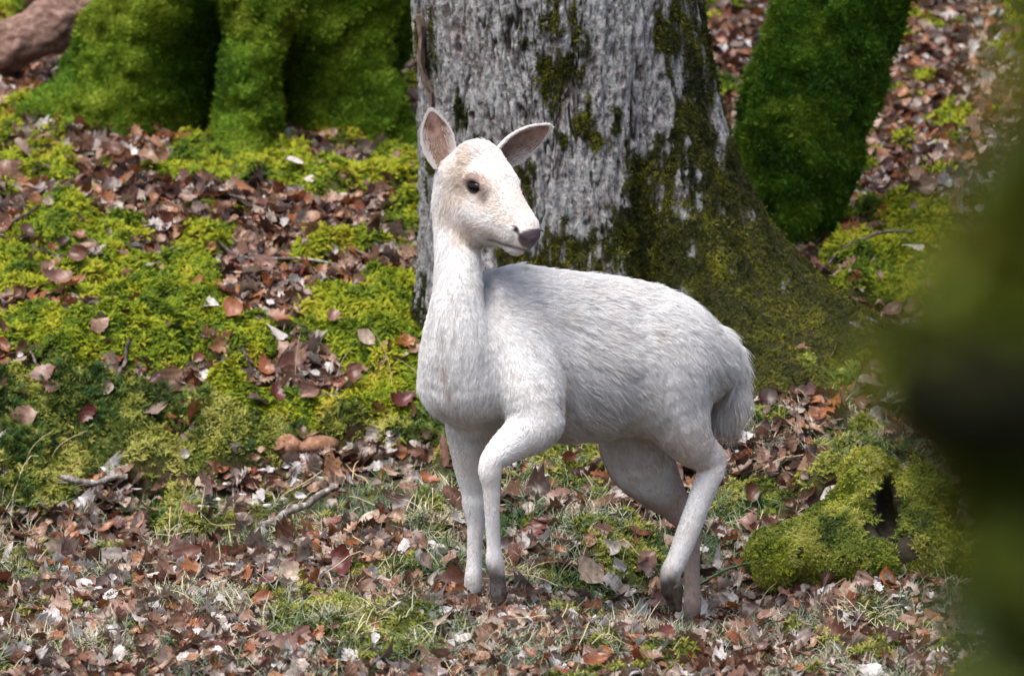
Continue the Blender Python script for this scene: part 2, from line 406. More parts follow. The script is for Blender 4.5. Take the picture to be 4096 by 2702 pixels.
C_TREE = moss_set('tree_moss_tuft', M_MOSS_TREE, 0.014, 1.25, 9)
C_LEAN = moss_set('leaning_moss_tuft', M_MOSS_LEAN, 0.016, 1.15, 9)
C_BARK = moss_set('bark_moss_tuft', M_MOSS_BARK, 0.012, 1.2, 8)

# leaves
def leaf_mesh(name, kind, seed, mat, size=0.06):
    r = random.Random(seed)
    if kind == 'oak':
        prof = [(0, .02), (.09, .06), (.18, .15), (.26, .125), (.36, .23), (.44, .18), (.54, .30), (.62, .22), (.72, .31), (.80, .23), (.88, .24), (.95, .16), (1, .05)]
        prof = [(t, w * (0.85 + .3 * r.random())) for t, w in prof]
    elif kind == 'maple':
        prof = [(0, .02), (.08, .06), (.18, .24), (.28, .36), (.38, .30), (.48, .38), (.58, .28), (.70, .27), (.80, .17), (.9, .11), (1, .02)]
    else:
        prof = [(0, .01), (.08, .05), (.2, .21), (.35, .30), (.5, .32), (.65, .28), (.8, .19), (.92, .08), (1, .0)]
    c1 = r.uniform(-1.6, 2.4); c2 = r.uniform(-1.9, 2.3); tw = r.uniform(-1.1, 1.1); fold = r.uniform(-.2, .6)
    V = []; F = []
    for t, w in prof:
        ang = c1 * (t - .5); xx = (math.sin(ang) / c1 if abs(c1) > .05 else t - .5); zz = (1 - math.cos(ang)) / c1 if abs(c1) > .05 else 0
        for s in (-1, -.5, 0, .5, 1):
            ww = w * s * (1 + .12 * r.uniform(-1, 1)); bend = c2 * ww * abs(ww) * 2.2 + fold * abs(ww)
            a = tw * (t - .5)
            y = ww * math.cos(a) - bend * math.sin(a); z = ww * math.sin(a) + bend * math.cos(a)
            V.append(((xx) * size, y * size, (zz + z + r.uniform(-.015, .015)) * size))
    n = len(prof)
    for i in range(n - 1):
        for j in range(4): F.append((i * 5 + j, (i + 1) * 5 + j, (i + 1) * 5 + j + 1, i * 5 + j + 1))
    b = len(V); x0 = V[2]
    V += [(x0[0] - .22 * size, x0[1] + .03 * size, x0[2] + .03 * size)]; F.append((2, 3, b))
    return mesh_py(name, V, F, mat, smooth=True)
LEAF_KINDS = ['oak'] * 9 + ['beech'] * 6 + ['maple'] * 2
C_LEAF = proto_collection('leaf_shape', [leaf_mesh('leaf_shape', k, 40 + i, M_LEAF, 0.07 if k != 'beech' else 0.06) for i, k in enumerate(LEAF_KINDS)])

# ------------------------------------------------------------------ ground cover (uncountable stuff)
def sample_xy(n, x0, x1, y0, y1): return RNG.uniform(x0, x1, n), RNG.uniform(y0, y1, n)
def place_leaves(x, y, tiltmax=0.55, lift=0.022):
    n = len(x); N = gnormal(x, y); N = N + RNG.normal(0, tiltmax * 0.55, (n, 3)); N[:, 2] = np.abs(N[:, 2]) + 0.15
    X, Y, Z = frame_from_z(N, RNG.uniform(0, 6.283, n))
    P = xyz(x, y, height(x, y) + 0.004 + RNG.uniform(0, 1, n) ** 1.5 * lift)
    return P, euler_from_axes(X, Y, Z)
bare_strip = bare_strip0
def leaf_layer():
    xs, ys = [], []
    for (n, x0, x1, y0, y1) in ((30000, -1.75, 1.75, -1.25, 2.9), (26000, -2.1, 2.1, 2.9, 7.2), (9000, -5, 5, -3, 12)):
        x, y = sample_xy(n, x0, x1, y0, y1); m = moss_mask(x, y)
        keep = RNG.random(n) < np.clip(1.0 - m * 0.965, 0, 1) * (0.55 + 0.9 * fbm(xyz(x * 2.2, y * 2.2, 3), 3, 77))
        # trodden, thinly covered strip under the bank
        keep &= RNG.random(n) > bare_strip(x, y) * 0.94
        xs.append(x[keep]); ys.append(y[keep])
    x = np.concatenate(xs); y = np.concatenate(ys); n = len(x)
    P, E = place_leaves(x, y, .8, .03)
    S = np.where(RNG.random(n) < .12, RNG.uniform(1.0, 1.35, n), RNG.uniform(0.42, .95, n)) * np.where(y < 0.3, 0.85, 1.0)
    u_ = RNG.random(n); t = np.where(u_ < .5, RNG.random(n) * .5, np.where(u_ < .82, .5 + RNG.random(n) * .25, .74 + RNG.random(n) * .26)); t = np.clip(t + (fbm(xyz(x * 3, y * 3, 8), 2, 55) - 0.5) * 0.35 + np.where((y < 0.6) & (RNG.random(n) < .65), .20, 0), 0, 1)
    scatter('leaf_litter', P, E, s3(S), RNG.integers(0, len(LEAF_KINDS), n), t, C_LEAF,
            label='brown carpet of fallen leaves covering the woodland floor', cat='leaf litter')
leaf_layer()

def moss_layer():
    x, y = sample_xy(330000, -2.1, 2.1, -1.3, 6.6); m = moss_mask(x, y)
    far = np.where(y > 3.2, 0.55, 1.0)
    m = np.maximum(m, .55 * bare_strip(x, y) * sstep(.42, .6, fbm(xyz(x * 8, y * 8, 40), 3, 19)))
    keep = RNG.random(len(x)) < m * far * (1 - 0.2 * (y < 0.9))
    x, y = x[keep], y[keep]; n = len(x)
    N = gnormal(x, y); N = N * 0.8 + np.array([0, -0.1, 0.35]) + RNG.normal(0, 0.22, (n, 3))
    X, Y, Z = frame_from_z(N, RNG.uniform(0, 6.283, n)); E = euler_from_axes(X, Y, Z)
    P = xyz(x, y, height(x, y) + RNG.uniform(-0.004, 0.008, n)); S = RNG.uniform(0.7, 1.6, n) * (1 - .45 * bare_strip(x, y))
    S = S * np.where(y < 1.0, .68, 1.0)
    T = np.clip(0.5 + .10 * (y < 1.7) + (fbm(xyz(x * 14, y * 14, 1), 3, 91) - 0.5) * 1.6 + RNG.normal(0, 0.22, n), 0, 1)
    dull = (sstep(1.9, 1.6, y) * (0.35 + 0.9 * fbm(xyz(x * 3, y * 3, 6), 2, 17))) > 0.5
    hair = dull & (fbm(xyz(x * 9, y * 9, 33), 3, 71) > .55) & (RNG.random(n) < .42) & (y > .9)
    N2 = np.stack([RNG.normal(0, .15, n), RNG.normal(-.15, .15, n), np.ones(n)], -1); X, Y, Z = frame_from_z(N2, RNG.uniform(0, 6.283, n)); E[hair] = euler_from_axes(X, Y, Z)[hair]
    for nm, sel, c, lb in (('bank_moss', ~dull, C_BANK, 'bright yellow-green feathery moss cushions on the bank'),
                           ('heath_moss', dull & ~hair, C_DULL, 'dull olive and yellow moss along the foot of the bank'),
                           ('haircap_moss', hair, C_HAIR, 'dark green upright bristly moss shoots in the lower bank')):
        scatter(nm, P[sel], E[sel], s3(S[sel]), RNG.integers(0, 5, sel.sum()), T[sel], c, label=lb, cat='moss')
moss_layer()

def grass_layer():
    m, nt, b = mat_new('grass_blade'); p = geopos(nt)
    c = ramp(nt, attr(nt, 'tint', 'INSTANCER'), [(0, (0.0328, 0.0738, 0.0246)), (0.3, (0.0902, 0.1394, 0.0738)), (0.5, (0.2050, 0.2296, 0.1640)), (0.68, (0.3280, 0.3280, 0.2378)), (0.82, (0.4100, 0.3526, 0.2214)), (1, (0.5084, 0.4592, 0.3444))])
    nt.links.new(c, b.inputs['Base Color']); b.inputs['Roughness'].default_value = 0.55
    protos = []
    for k in range(6):
        r = random.Random(300 + k); V = []; F = []
        for s in range(12):
            az = r.random() * 6.283; L = 0.042 * (0.5 + r.random()); ln = 0.45 + r.random() * 0.9; w = 0.0011
            p0 = Vector((r.gauss(0, .012), r.gauss(0, .012), -0.004)); d = Vector((math.cos(az) * math.sin(ln), math.sin(az) * math.sin(ln), math.cos(ln)))
            sd_ = Vector((-math.sin(az), math.cos(az), 0)) * w; q = p0
            for i in range(4):
                ww = (1, .9, .65, .1)[i]; V += [q - sd_ * ww, q + sd_ * ww]; q = q + d * L / 3; d = (d + Vector((math.cos(az) * .15, math.sin(az) * .15, -.28))).normalized()
            n = len(V) - 8
            for i in range(3): F.append((n + 2 * i, n + 2 * i + 1, n + 2 * i + 3, n + 2 * i + 2))
        protos.append(mesh_py('grass_tuft', V, F, m))
    c = proto_collection('grass_tuft', protos)
    x, y = sample_xy(46000, -2, 2, -1.3, 1.5)
    dens = .60 * sstep(0.47, 0.66, fbm(xyz(x * 2.6, y * 2.6, 11), 3, 66)) * sstep(1.5, 0.9, y) + 0.08
    dens = dens * (1 - 0.6 * moss_mask(x, y))
    k = RNG.random(len(x)) < dens; x, y = x[k], y[k]; n = len(x)
    X, Y, Z = frame_from_z(gnormal(x, y) + RNG.normal(0, .1, (n, 3)), RNG.uniform(0, 6.283, n))
    T = np.clip(0.45 + (fbm(xyz(x * 6, y * 6, 2), 2, 9) - 0.5) * 1.3 + RNG.normal(0, .2, n), 0, 1)
    scatter('grass', xyz(x, y, height(x, y) + 0.012), euler_from_axes(X, Y, Z), s3(RNG.uniform(.6, 1.35, n)), RNG.integers(0, 6, n), T, c,
            label='short wispy grey-green grass growing through the leaf litter', cat='grass')
grass_layer()

# ------------------------------------------------------------------ trees
def polar_trunk(cx, cy, zs, phis, Rfun, disp=None):
    Z, PH = np.meshgrid(zs, phis, indexing='ij')
    Rr = Rfun(PH, Z)
    X = cx(Z) + Rr * np.sin(PH); Y = cy(Z) - Rr * np.cos(PH)
    V = np.stack([X, Y, Z], -1).reshape(-1, 3)
    n, m = Z.shape                                      # wrap in phi
    i, j = np.meshgrid(np.arange(n - 1), np.arange(m), indexing='ij'); j2 = (j + 1) % m
    F = np.stack([i * m + j, i * m + j2, (i + 1) * m + j2, (i + 1) * m + j], -1).reshape(-1, 4)
    return V, F, PH.ravel(), Z.ravel()
def angd(a, b): return (a - b + math.pi) % (2 * math.pi) - math.pi
def lobe(PH, c, s): return np.exp(-(angd(PH, R(c)) / R(s)) ** 2)

def surf_sample(V, F, n, wfun=None):
    N, A = vnormals(V, F); w = A.copy()
    if wfun is not None: w = w * wfun(V[F].mean(1))
    f = RNG.choice(len(F), n, p=w / w.sum()); u, v = RNG.random(n)[:, None], RNG.random(n)[:, None]
    q = V[F[f]]; qn = N[F[f]]
    P = (q[:, 0] * (1 - u) + q[:, 1] * u) * (1 - v) + (q[:, 3] * (1 - u) + q[:, 2] * u) * v
    NN = (qn[:, 0] * (1 - u) + qn[:, 1] * u) * (1 - v) + (qn[:, 3] * (1 - u) + qn[:, 2] * u) * v
    return P, NN / np.linalg.norm(NN, axis=1, keepdims=True)
def moss_on(name, V, F, n, coll, parent, wfun=None, s=(0.7, 1.4), droop=0.35, freq=10, seed=0, **kw):
    P, N = surf_sample(V, F, n, wfun)
    d = N + np.array([0, 0, -droop]) + RNG.normal(0, 0.2, (n, 3))
    X, Y, Z = frame_from_z(d, RNG.uniform(0, 6.283, n))
    T = np.clip(0.5 + (fbm(P * freq, 3, 200 + seed) - 0.5) * 1.7 + 0.12 * N[:, 2] + RNG.normal(0, .13, n), 0, 1)
    return scatter(name, P + N * RNG.uniform(-0.002, 0.004, n)[:, None], euler_from_axes(X, Y, Z), s3(RNG.uniform(*s, n)), RNG.integers(0, 5, n), T, coll, parent, **kw)

def bark_material(name, lichen=1.0):
    m, nt, b = mat_new(name); p = geopos(nt)
    st = vscale(nt, p, (1, 1, 0.48))
    big = noise(nt, st, 9, 5, 0.65, 0.4); mid = noise(nt, st, 42, 6, 0.72, 0.5); fine = noise(nt, vscale(nt, p, (1, 1, .6)), 130, 4, 0.7)
    base = ramp(nt, mid, [(0.33, (0.0210, 0.0140, 0.0112)), (0.43, (0.0980, 0.0756, 0.0665)), (0.51, (0.2310, 0.2135, 0.2100)), (0.64, (0.3920, 0.3850, 0.3920))])
    # crusty pale lichen patches
    vo = nd(nt, 'ShaderNodeTexVoronoi'); vo.inputs['Scale'].default_value = 38; vo.feature = 'F1'
    mixv = nd(nt, 'ShaderNodeVectorMath', operation='ADD'); nt.links.new(st, mixv.inputs[0])
    nn = nd(nt, 'ShaderNodeTexNoise'); nn.inputs['Scale'].default_value = 30; nt.links.new(p, nn.inputs['Vector'])
    nt.links.new(vscale(nt, nn.outputs['Color'], (0.03, 0.03, 0.03)), mixv.inputs[1]); nt.links.new(mixv.outputs[0], vo.inputs['Vector'])
    lf = mth(nt, 'MULTIPLY', ramp(nt, big, [(0.36, (0.0000, 0.0000, 0.0000)), (0.48, (0.7000, 0.7000, 0.7000))]), ramp(nt, fine, [(0.42, (0.0000, 0.0000, 0.0000)), (0.51, (0.7000, 0.7000, 0.7000))]))
    lc = ramp(nt, nd_color_fac(nt, vo), [(0.0, (0.375, 0.396, 0.427)), (0.4, (0.525, 0.570, 0.616)), (0.7, (0.431, 0.522, 0.517)), (1.0, (0.657, 0.686, 0.745))])
    c = mixc(nt, mth(nt, 'MULTIPLY', lf, 0.85 * lichen), base, lc)
    # open cracks show dark brown inner bark
    cr = attr(nt, 'crack')
    c = mixc(nt, mth(nt, 'MULTIPLY', cr, 0.85), c, (0.035, 0.022, 0.017))
    c = mixc(nt, attr(nt, 'moss'), c, ramp(nt, fine, [(0.35, (0.0154, 0.0154, 0.0049)), (0.65, (0.0455, 0.0434, 0.0098))]))
    nt.links.new(c, b.inputs['Base Color'])
    h = mth(nt, 'ADD', mth(nt, 'MULTIPLY', mid, 0.8), mth(nt, 'MULTIPLY', fine, 0.5)); bump(nt, b, h, 1.0, 0.02)
    return m
def nd_color_fac(nt, vo):
    s = nd(nt, 'ShaderNodeSeparateColor'); nt.links.new(vo.outputs['Color'], s.inputs[0]); return s.outputs[0]

def set_attr(me, name, arr):
    a = me.attributes.new(name, 'FLOAT', 'POINT'); a.data.foreach_set('value', np.asarray(arr, np.float32))

# --- the big grey tree behind the deer
def grey_tree():
    cxy = (0.14, 2.15); gz = float(base_height(np.array([0.14]), np.array([2.15]))[0])
    root = empty('grey_tree', (0.14, 2.15, gz), label='thick grey lichen-crusted tree trunk with flaring root behind the deer', cat='tree')
    zs = np.concatenate([np.arange(0.05, 1.62, 0.0042), np.linspace(1.63, 3.6, 60)])
    ph = np.concatenate([np.arange(-105, 105, 0.36), np.arange(105, 255, 2.5)]) * math.pi / 180
    info = {}
    def Rf(PH, Z):
        S = Z - 0.48
        r = 0.405 + 0.02 * np.exp(-(Z - .4) / .5)
        r = r + 0.50 * np.exp(-np.maximum(S, -0.45) / 0.27) * lobe(PH, 76, 24)
        r = r + 0.20 * np.exp(-(Z - 0.42) / 0.2) * lobe(PH, 47, 10) + 0.13 * np.exp(-(Z - .4) / .3) * lobe(PH, 14, 13)
        r = r + 0.05 * np.exp(-(Z - 0.4) / 0.25) * lobe(PH, -35, 20) + 0.30 * np.exp(-(Z - .4) / .25) * lobe(PH, 170, 25) + .06 * np.exp(-(Z - .4) / .2) * lobe(PH, -95, 20)
        r = r - 0.045 * lobe(PH, 32, 6) * sstep(1.3, .6, Z) - 0.03 * lobe(PH, 60, 5) * sstep(1.1, .5, Z)
        q = xyz(np.sin(PH) * .42, np.cos(PH) * .42, Z)
        warp = fbm(q * np.array([6, 6, 3]), 3, 41) - .5
        r = r + 0.05 * (fbm(q * np.array([3, 3, 1.2]), 3, 40) - .5)
        # vertical bark plates and splits
        u = PH * 0.42 + warp * 0.05
        a = fbm(xyz(u * 46, Z * 7, 1), 3, 42); b_ = fbm(xyz(u * 120, Z * 22, 7), 3, 43); c_ = fbm(xyz(u * 22, Z * 2.6, 3), 3, 44)
        ck = sstep(.055, 0.0, np.abs(a - .5)) * sstep(.45, .62, fbm(xyz(u * 9, Z * 4, 4), 2, 46))
        ck2 = sstep(.035, 0.0, np.abs(c_ - .5)) * sstep(.42, .6, fbm(xyz(u * 6, Z * 2, 9), 2, 47))
        fl = sstep(.60, .70, fbm(xyz(u * 75, Z * 38, 5), 3, 48)); info['crack'] = np.clip(ck * .9 + ck2 + fl * .5, 0, 1)
        r = r + 0.022 * (a - .5) + 0.014 * (b_ - .5) + .007 * (fbm(xyz(u * 70, Z * 45, 2), 2, 49) - .5) + .10 * np.exp(-np.maximum(S, 0) / .3) * (fbm(xyz(u * 13, Z * 1.5, 6), 3, 39) - .5) * sstep(20, 60, np.degrees(PH)) * sstep(130, 100, np.degrees(PH)) - 0.008 * ck - 0.016 * ck2 - .004 * fl
        return r
    V, F, PH, Z = polar_trunk(lambda z: 0.150 + 0.015 * np.sin(z * 3) - 0.02 * (z - .9), lambda z: 2.15 + 0 * z, zs, ph, Rf)
    q = V * np.array([1, 1, .7])
    deg = np.degrees(PH)
    bias = 0.46 * sstep(8, 62, deg) * sstep(120, 90, deg) + 0.62 * sstep(0.95, 0.55, Z) * sstep(-40, 0, deg) + 0.35 * sstep(.62, .4, Z) + .25 * np.exp(-((deg - 28) / 16) ** 2 - ((Z - .92) / .22) ** 2)
    mm = sstep(0.50, 0.62, fbm(q * 8, 4, 61) * 0.62 + fbm(q * np.array([34, 34, 20]), 3, 62) * .48 - .09 + bias * 0.31 - 0.03)
    me = mesh_np('trunk', V, F, bark_material('lichen_bark'))
    set_attr(me, 'crack', info['crack'].ravel()); set_attr(me, 'moss', mm)
    obj('trunk', me, root)
    fm = mm[F].mean(1); vis = (V[F[:, 0], 2] < 1.75) & (np.abs(deg[F[:, 0]]) < 110) & (deg[F].max(1) - deg[F].min(1) < 20)
    F2 = F[vis & (fm > .25)]; wv = fm[vis & (fm > .25)]
    def wf(c): return wv ** 1.5
    moss_on('moss', V, F2, 46000, C_BARK, root, wf, (0.55, 1.25), 0.3, 12, 1, label='olive moss patches over the bark')
    # peeling strip of bark on the edge
    V2 = []; F2 = []
    pts = [Q(1672 + 8 * math.sin(k * 1.1) + (14 if k > 6 else 0) + k * 4.5, 60 + k * 44, 1.98) for k in range(10)]
    for k, p in enumerate(pts):
        w = 0.012 * (0.6 + 0.5 * math.sin(k * 1.9) ** 2) * (1 if k < 9 else .3)
        for s, dy in ((-1, -.012), (0, -.02), (1, 0.0)): V2.append((p[0] + s * w, p[1] + dy, p[2]))
        for s, dy in ((1, .03), (-1, .03)): V2.append((p[0] + s * w, p[1] + dy, p[2]))
    for k in range(9):
        for j in range(5): F2.append((k * 5 + j, k * 5 + (j + 1) % 5, k * 5 + 5 + (j + 1) % 5, k * 5 + 5 + j))
    F2 += [(0, 1, 2, 3, 4), (49, 48, 47, 46, 45)]
    m, nt, b = mat_new('peeling_bark'); nt.links.new(ramp(nt, noise(nt, vscale(nt, geopos(nt), (1, 1, .3)), 60, 5), [(.3, (.045, .028, .022)), (.7, (.24, .18, .15))]), b.inputs['Base Color'])
    obj('bark_flap', mesh_py('bark_flap', V2, F2, m, False), root, label='strip of brown bark peeling off the trunk edge')
grey_tree()

M_BARE = None
def under_moss(name, c0, c1):
    m, nt, b = mat_new(name); p = geopos(nt)
    nt.links.new(ramp(nt, noise(nt, p, 60, 5, .7), [(.3, c0), (.7, c1)]), b.inputs['Base Color']); bump(nt, b, noise(nt, p, 110, 4, .7), 1, .012); return m
M_UNDER = under_moss('moss_felt', (0.016, 0.034, 0.006), (0.06, 0.11, 0.012))

def mossy_tree():
    cx, cy = -0.86, 4.55; gz = 0.80
    root = empty('mossy_tree', (cx, cy, gz), label='huge buttressed tree base wrapped in thick green moss behind the bank', cat='tree')
    zs = np.concatenate([np.arange(0.5, 1.75, 0.011), np.linspace(1.77, 4, 50)])
    ph = np.concatenate([np.arange(-130, 130, 0.9), np.arange(130, 230, 4)]) * math.pi / 180
    def Rf(PH, Z):
        h = Z - 0.80
        hp = np.maximum(h, -.25)
        r = 0.45 + 0 * PH
        r = r + 0.46 * np.exp(-hp / 0.15) * lobe(PH, -80, 17) + 0.06 * np.exp(-hp / 0.5) * lobe(PH, -72, 26)
        r = r + 0.22 * np.exp(-hp / .28) * lobe(PH, -50, 20)
        cc = -17 + 10 * np.clip(h, 0, .7)                 # leaning cleft between the buttresses
        r = r - (0.30 * sstep(.62, .15, h) + .05) * np.exp(-(angd(PH, R(1) * (cc - 5)) / R(9.5)) ** 2)
        r = r + (0.24 * np.exp(-hp / .22) + .07) * np.exp(-(angd(PH, R(1) * (2 - 5 * np.clip(h, 0, .6))) / (R(15) + R(9) * np.clip(.3 - h, 0, .3))) ** 2)
        r = r - 0.34 * np.exp(-(angd(PH, R(29)) / R(12)) ** 2) * sstep(.36, .10, h) - .10 * lobe(PH, 22, 6) * sstep(.5, .2, h)
        r = r + 0.16 * np.exp(-hp / .25) * lobe(PH, 58, 18) + .05 * lobe(PH, 52, 18)
        r = r + .3 * np.exp(-hp / .25) * lobe(PH, 165, 25)
        q = xyz(np.sin(PH) * .6, np.cos(PH) * .6, Z)
        return r + 0.24 * (fbm(q * 3.6, 3, 140) - .5) + .13 * (fbm(q * 9, 3, 141) - .5) + .045 * (fbm(q * np.array([18, 18, 26]), 2, 142) - .5)
    V, F, PH, Z = polar_trunk(lambda z: cx + .05 * (z - .8), lambda z: cy + 0 * z, zs, ph, Rf)
    obj('trunk', mesh_np('trunk', V, F, M_UNDER), root)
    deg = np.degrees(PH); vis = (V[F[:, 0], 2] < 1.9) & (np.abs(deg[F[:, 0]]) < 128) & (deg[F].max(1) - deg[F].min(1) < 30)
    moss_on('moss', V, F[vis], 120000, C_TREE, root, None, (0.8, 1.7), 0.45, 5, 2, label='thick soft green moss coat')
mossy_tree()

def leaning_tree():
    y = 2.95
    L = [(1680, 770, 75), (1742, 650, 92), (1792, 550, 112), (1828, 440, 128), (1866, 290, 142), (1915, 140, 142), (1965, 0, 140), (2040, -180, 140), (2150, -420, 135), (2330, -800, 120)]
    pts = np.array([Q(a * K, b * K, y) for a, b, c in L]); rad = np.array([c * K / FPX * (y + 15) for a, b, c in L])
    t = np.arange(len(L)); tt = np.concatenate([np.linspace(0, 7, 170), np.linspace(7.05, 9, 40)])
    def sm(a):
        A = np.interp(tt, t, a)
        k = np.ones(13) / 13; return np.convolve(np.pad(A, 6, 'edge'), k, 'valid')
    C = np.stack([sm(pts[:, k]) for k in range(3)], -1); rr = sm(rad)
    T = np.gradient(C, axis=0); T /= np.linalg.norm(T, axis=1, keepdims=True)
    A = np.cross(T, np.array([0., 1, 0])); A /= np.linalg.norm(A, axis=1, keepdims=True); B = np.cross(T, A)
    ph = np.linspace(0, 2 * math.pi, 120, endpoint=False)
    n, m = len(C), len(ph)
    dirs = A[:, None] * np.cos(ph)[None, :, None] + B[:, None] * np.sin(ph)[None, :, None]
    q = C[:, None] + dirs * .2
    rrr = rr[:, None] * (1 + .28 * (fbm(q * 4, 3, 160) - .5) + .34 * (fbm(q * np.array([20, 20, 13]), 3, 161) - .5))
    V = (C[:, None] + dirs * rrr[..., None]).reshape(-1, 3)
    i, j = np.meshgrid(np.arange(n - 1), np.arange(m), indexing='ij'); j2 = (j + 1) % m
    F = np.stack([i * m + j, (i + 1) * m + j, (i + 1) * m + j2, i * m + j2], -1).reshape(-1, 4)
    N, _ = vnormals(V, F)
    if ((V - np.repeat(C, m, 0)) * N).sum() < 0: F = F[:, ::-1]
    root = empty('leaning_tree', pts[0], label='leaning mossy green trunk rising beyond the grey tree root', cat='tree')
    obj('trunk', mesh_np('trunk', V, F, M_UNDER), root)
    vis = V[F[:, 0], 2] < 2.0
    moss_on('moss', V, F[vis], 42000, C_LEAN, root, None, (0.7, 1.6), .45, 9, 3, label='hanging green moss covering')
leaning_tree()

def fallen_log():
    y = 5.0
    P = [Q(a * K, b * K, y + dy) for a, b, dy in ((-330, 200, .1), (-180, 165, .05), (-40, 130, 0), (90, 75, 0), (180, 25, .1), (300, -40, .3))]
    rad = [.10, .10, .095, .088, .08, .07]
    tt = np.linspace(0, 5, 140); C = np.stack([np.interp(tt, range(6), np.array(P)[:, k]) for k in range(3)], -1); rr = np.interp(tt, range(6), rad)
    T = np.gradient(C, axis=0); T /= np.linalg.norm(T, axis=1, keepdims=True); A = np.cross(T, [0, 0, 1.]); A /= np.linalg.norm(A, axis=1, keepdims=True); B = np.cross(T, A)
    ph = np.linspace(0, 6.2832, 64, endpoint=False); D = A[:, None] * np.cos(ph)[None, :, None] + B[:, None] * np.sin(ph)[None, :, None]
    V = C[:, None] + D * (rr[:, None] * (1 + .5 * (fbm((C[:, None] + D * .1) * 9, 3, 170) - .5) + .3 * (fbm((C[:, None] + D * .1) * 34, 3, 171) - .5)))[..., None]; V = V.reshape(-1, 3)
    n, m = 140, 64; i, j = np.meshgrid(np.arange(n - 1), np.arange(m), indexing='ij'); j2 = (j + 1) % m
    F = np.stack([i * m + j, i * m + j2, (i + 1) * m + j2, (i + 1) * m + j], -1).reshape(-1, 4)
    N, _ = vnormals(V, F)
    if ((V - np.repeat(C, m, 0)) * N).sum() < 0: F = F[:, ::-1]
    m_, nt, b = mat_new('log_bark'); nt.links.new(ramp(nt, noise(nt, vscale(nt, geopos(nt), (.5, 1, 1)), 45, 6, .75), [(.3, (.06, .032, .025)), (.5, (.24, .145, .115)), (.7, (.48, .35, .30))]), b.inputs['Base Color'])
    bump(nt, b, noise(nt, geopos(nt), 90, 5, .7), 1, .015)
    obj('fallen_log', mesh_np('fallen_log', V, F, m_), label='rough pinkish-brown fallen log beside the moss-covered tree base', cat='log')
fallen_log()

# ------------------------------------------------------------------ implicit surfaces
def sd_cone(P, a, b, ra, rb):
    ab = b - a; t = np.clip(((P - a) @ ab) / (ab @ ab), 0, 1)
    return np.linalg.norm(P - a - t[..., None] * ab, axis=-1) - (ra + (rb - ra) * t)
def sd_ell(P, c, ax, r):
    q = (P - c) @ ax.T                                 # local coords
    k0 = np.linalg.norm(q / r, axis=-1); k1 = np.linalg.norm(q / (r * r), axis=-1)
    return k0 * (k0 - 1) / (k1 + 1e-9)
class Implicit:
    def __init__(s, lo, hi, h):
        s.lo = np.array(lo, float); s.h = h; s.n = np.ceil((np.array(hi) - s.lo) / h).astype(int) + 1
        s.F = np.full(s.n, 0.12); s.prims = []
    def _block(s, lo, hi):
        i0 = np.clip(np.floor((lo - s.lo) / s.h).astype(int), 0, s.n - 1); i1 = np.clip(np.ceil((hi - s.lo) / s.h).astype(int) + 1, 1, s.n)
        sl = tuple(slice(a, b) for a, b in zip(i0, i1))
        g = np.stack(np.meshgrid(*[s.lo[k] + np.arange(i0[k], i1[k]) * s.h for k in range(3)], indexing='ij'), -1)
        return sl, g
    def add(s, fn, lo, hi, k, sub=False):
        pad = k + 3 * s.h; sl, g = s._block(np.array(lo) - pad, np.array(hi) + pad); d = fn(g); A = s.F[sl]
        if sub: d = -d; hh = np.clip(0.5 - 0.5 * (A - d) / k, 0, 1); s.F[sl] = A * (1 - hh) + d * hh + k * hh * (1 - hh)
        else:
            hh = np.clip(0.5 + 0.5 * (A - d) / k, 0, 1); s.F[sl] = A * (1 - hh) + d * hh - k * hh * (1 - hh)
    def cone(s, a, b, ra, rb, k=0.02, sub=False):
        a, b = np.array(a, float), np.array(b, float); r = max(ra, rb)
        s.add(lambda g: sd_cone(g, a, b, ra, rb), np.minimum(a, b) - r, np.maximum(a, b) + r, k, sub)
    def ell(s, c, ax, r, k=0.02, sub=False):
        c, r = np.array(c, float), np.array(r, float); m = r.max()
        s.add(lambda g: sd_ell(g, c, ax, r), c - m, c + m, k, sub)
    def mesh(s):
        F = s.F; ins = F < 0; n = s.n - 1; S = np.zeros(n, np.int8); cs = [(a, b, c) for a in (0, 1) for b in (0, 1) for c in (0, 1)]
        for a, b, c in cs: S += ins[a:a + n[0], b:b + n[1], c:c + n[2]]
        act = (S > 0) & (S < 8); idx = np.full(n, -1, np.int64); ai = np.argwhere(act); idx[act] = np.arange(len(ai))
        pos = np.zeros((len(ai), 3)); cnt = np.zeros(len(ai))
        for p in cs:
            for k in range(3):
                if p[k]: continue
                q = list(p); q[k] = 1
                fa = F[ai[:, 0] + p[0], ai[:, 1] + p[1], ai[:, 2] + p[2]]; fb = F[ai[:, 0] + q[0], ai[:, 1] + q[1], ai[:, 2] + q[2]]
                cr = (fa < 0) != (fb < 0); t = np.where(cr, fa / (fa - fb + 1e-12), 0)
                e = np.tile(np.array(p, float), (len(ai), 1)); e[:, k] += t; pos += e * cr[:, None]; cnt += cr
        V = (ai + pos / cnt[:, None]) * s.h + s.lo; Q_ = []
        for k in range(3):
            o = [1, 1, 1]; o[k] = 0; lo_ = tuple(slice(o[i], None if i != k else -1) for i in range(3)); hi_ = tuple(slice(o[i], None) if i != k else slice(1, None) for i in range(3))
            lim = tuple(slice(o[i], -1 if i != k else None) for i in range(3))
            A = ins[tuple(slice(1, -1) if i != k else slice(0, -1) for i in range(3))]; B = ins[tuple(slice(1, -1) if i != k else slice(1, None) for i in range(3))]
            e = np.argwhere(A != B); flip = A[tuple(e.T)]; g = e + np.array(o); u, v = (k + 1) % 3, (k + 2) % 3
            def cell(du, dv):
                c = g.copy(); c[:, u] -= du; c[:, v] -= dv; return idx[tuple(c.T)]
            f = np.stack([cell(1, 1), cell(0, 1), cell(0, 0), cell(1, 0)], -1); f[~flip] = f[~flip][:, ::-1]; Q_.append(f)
        return V, np.concatenate(Q_)
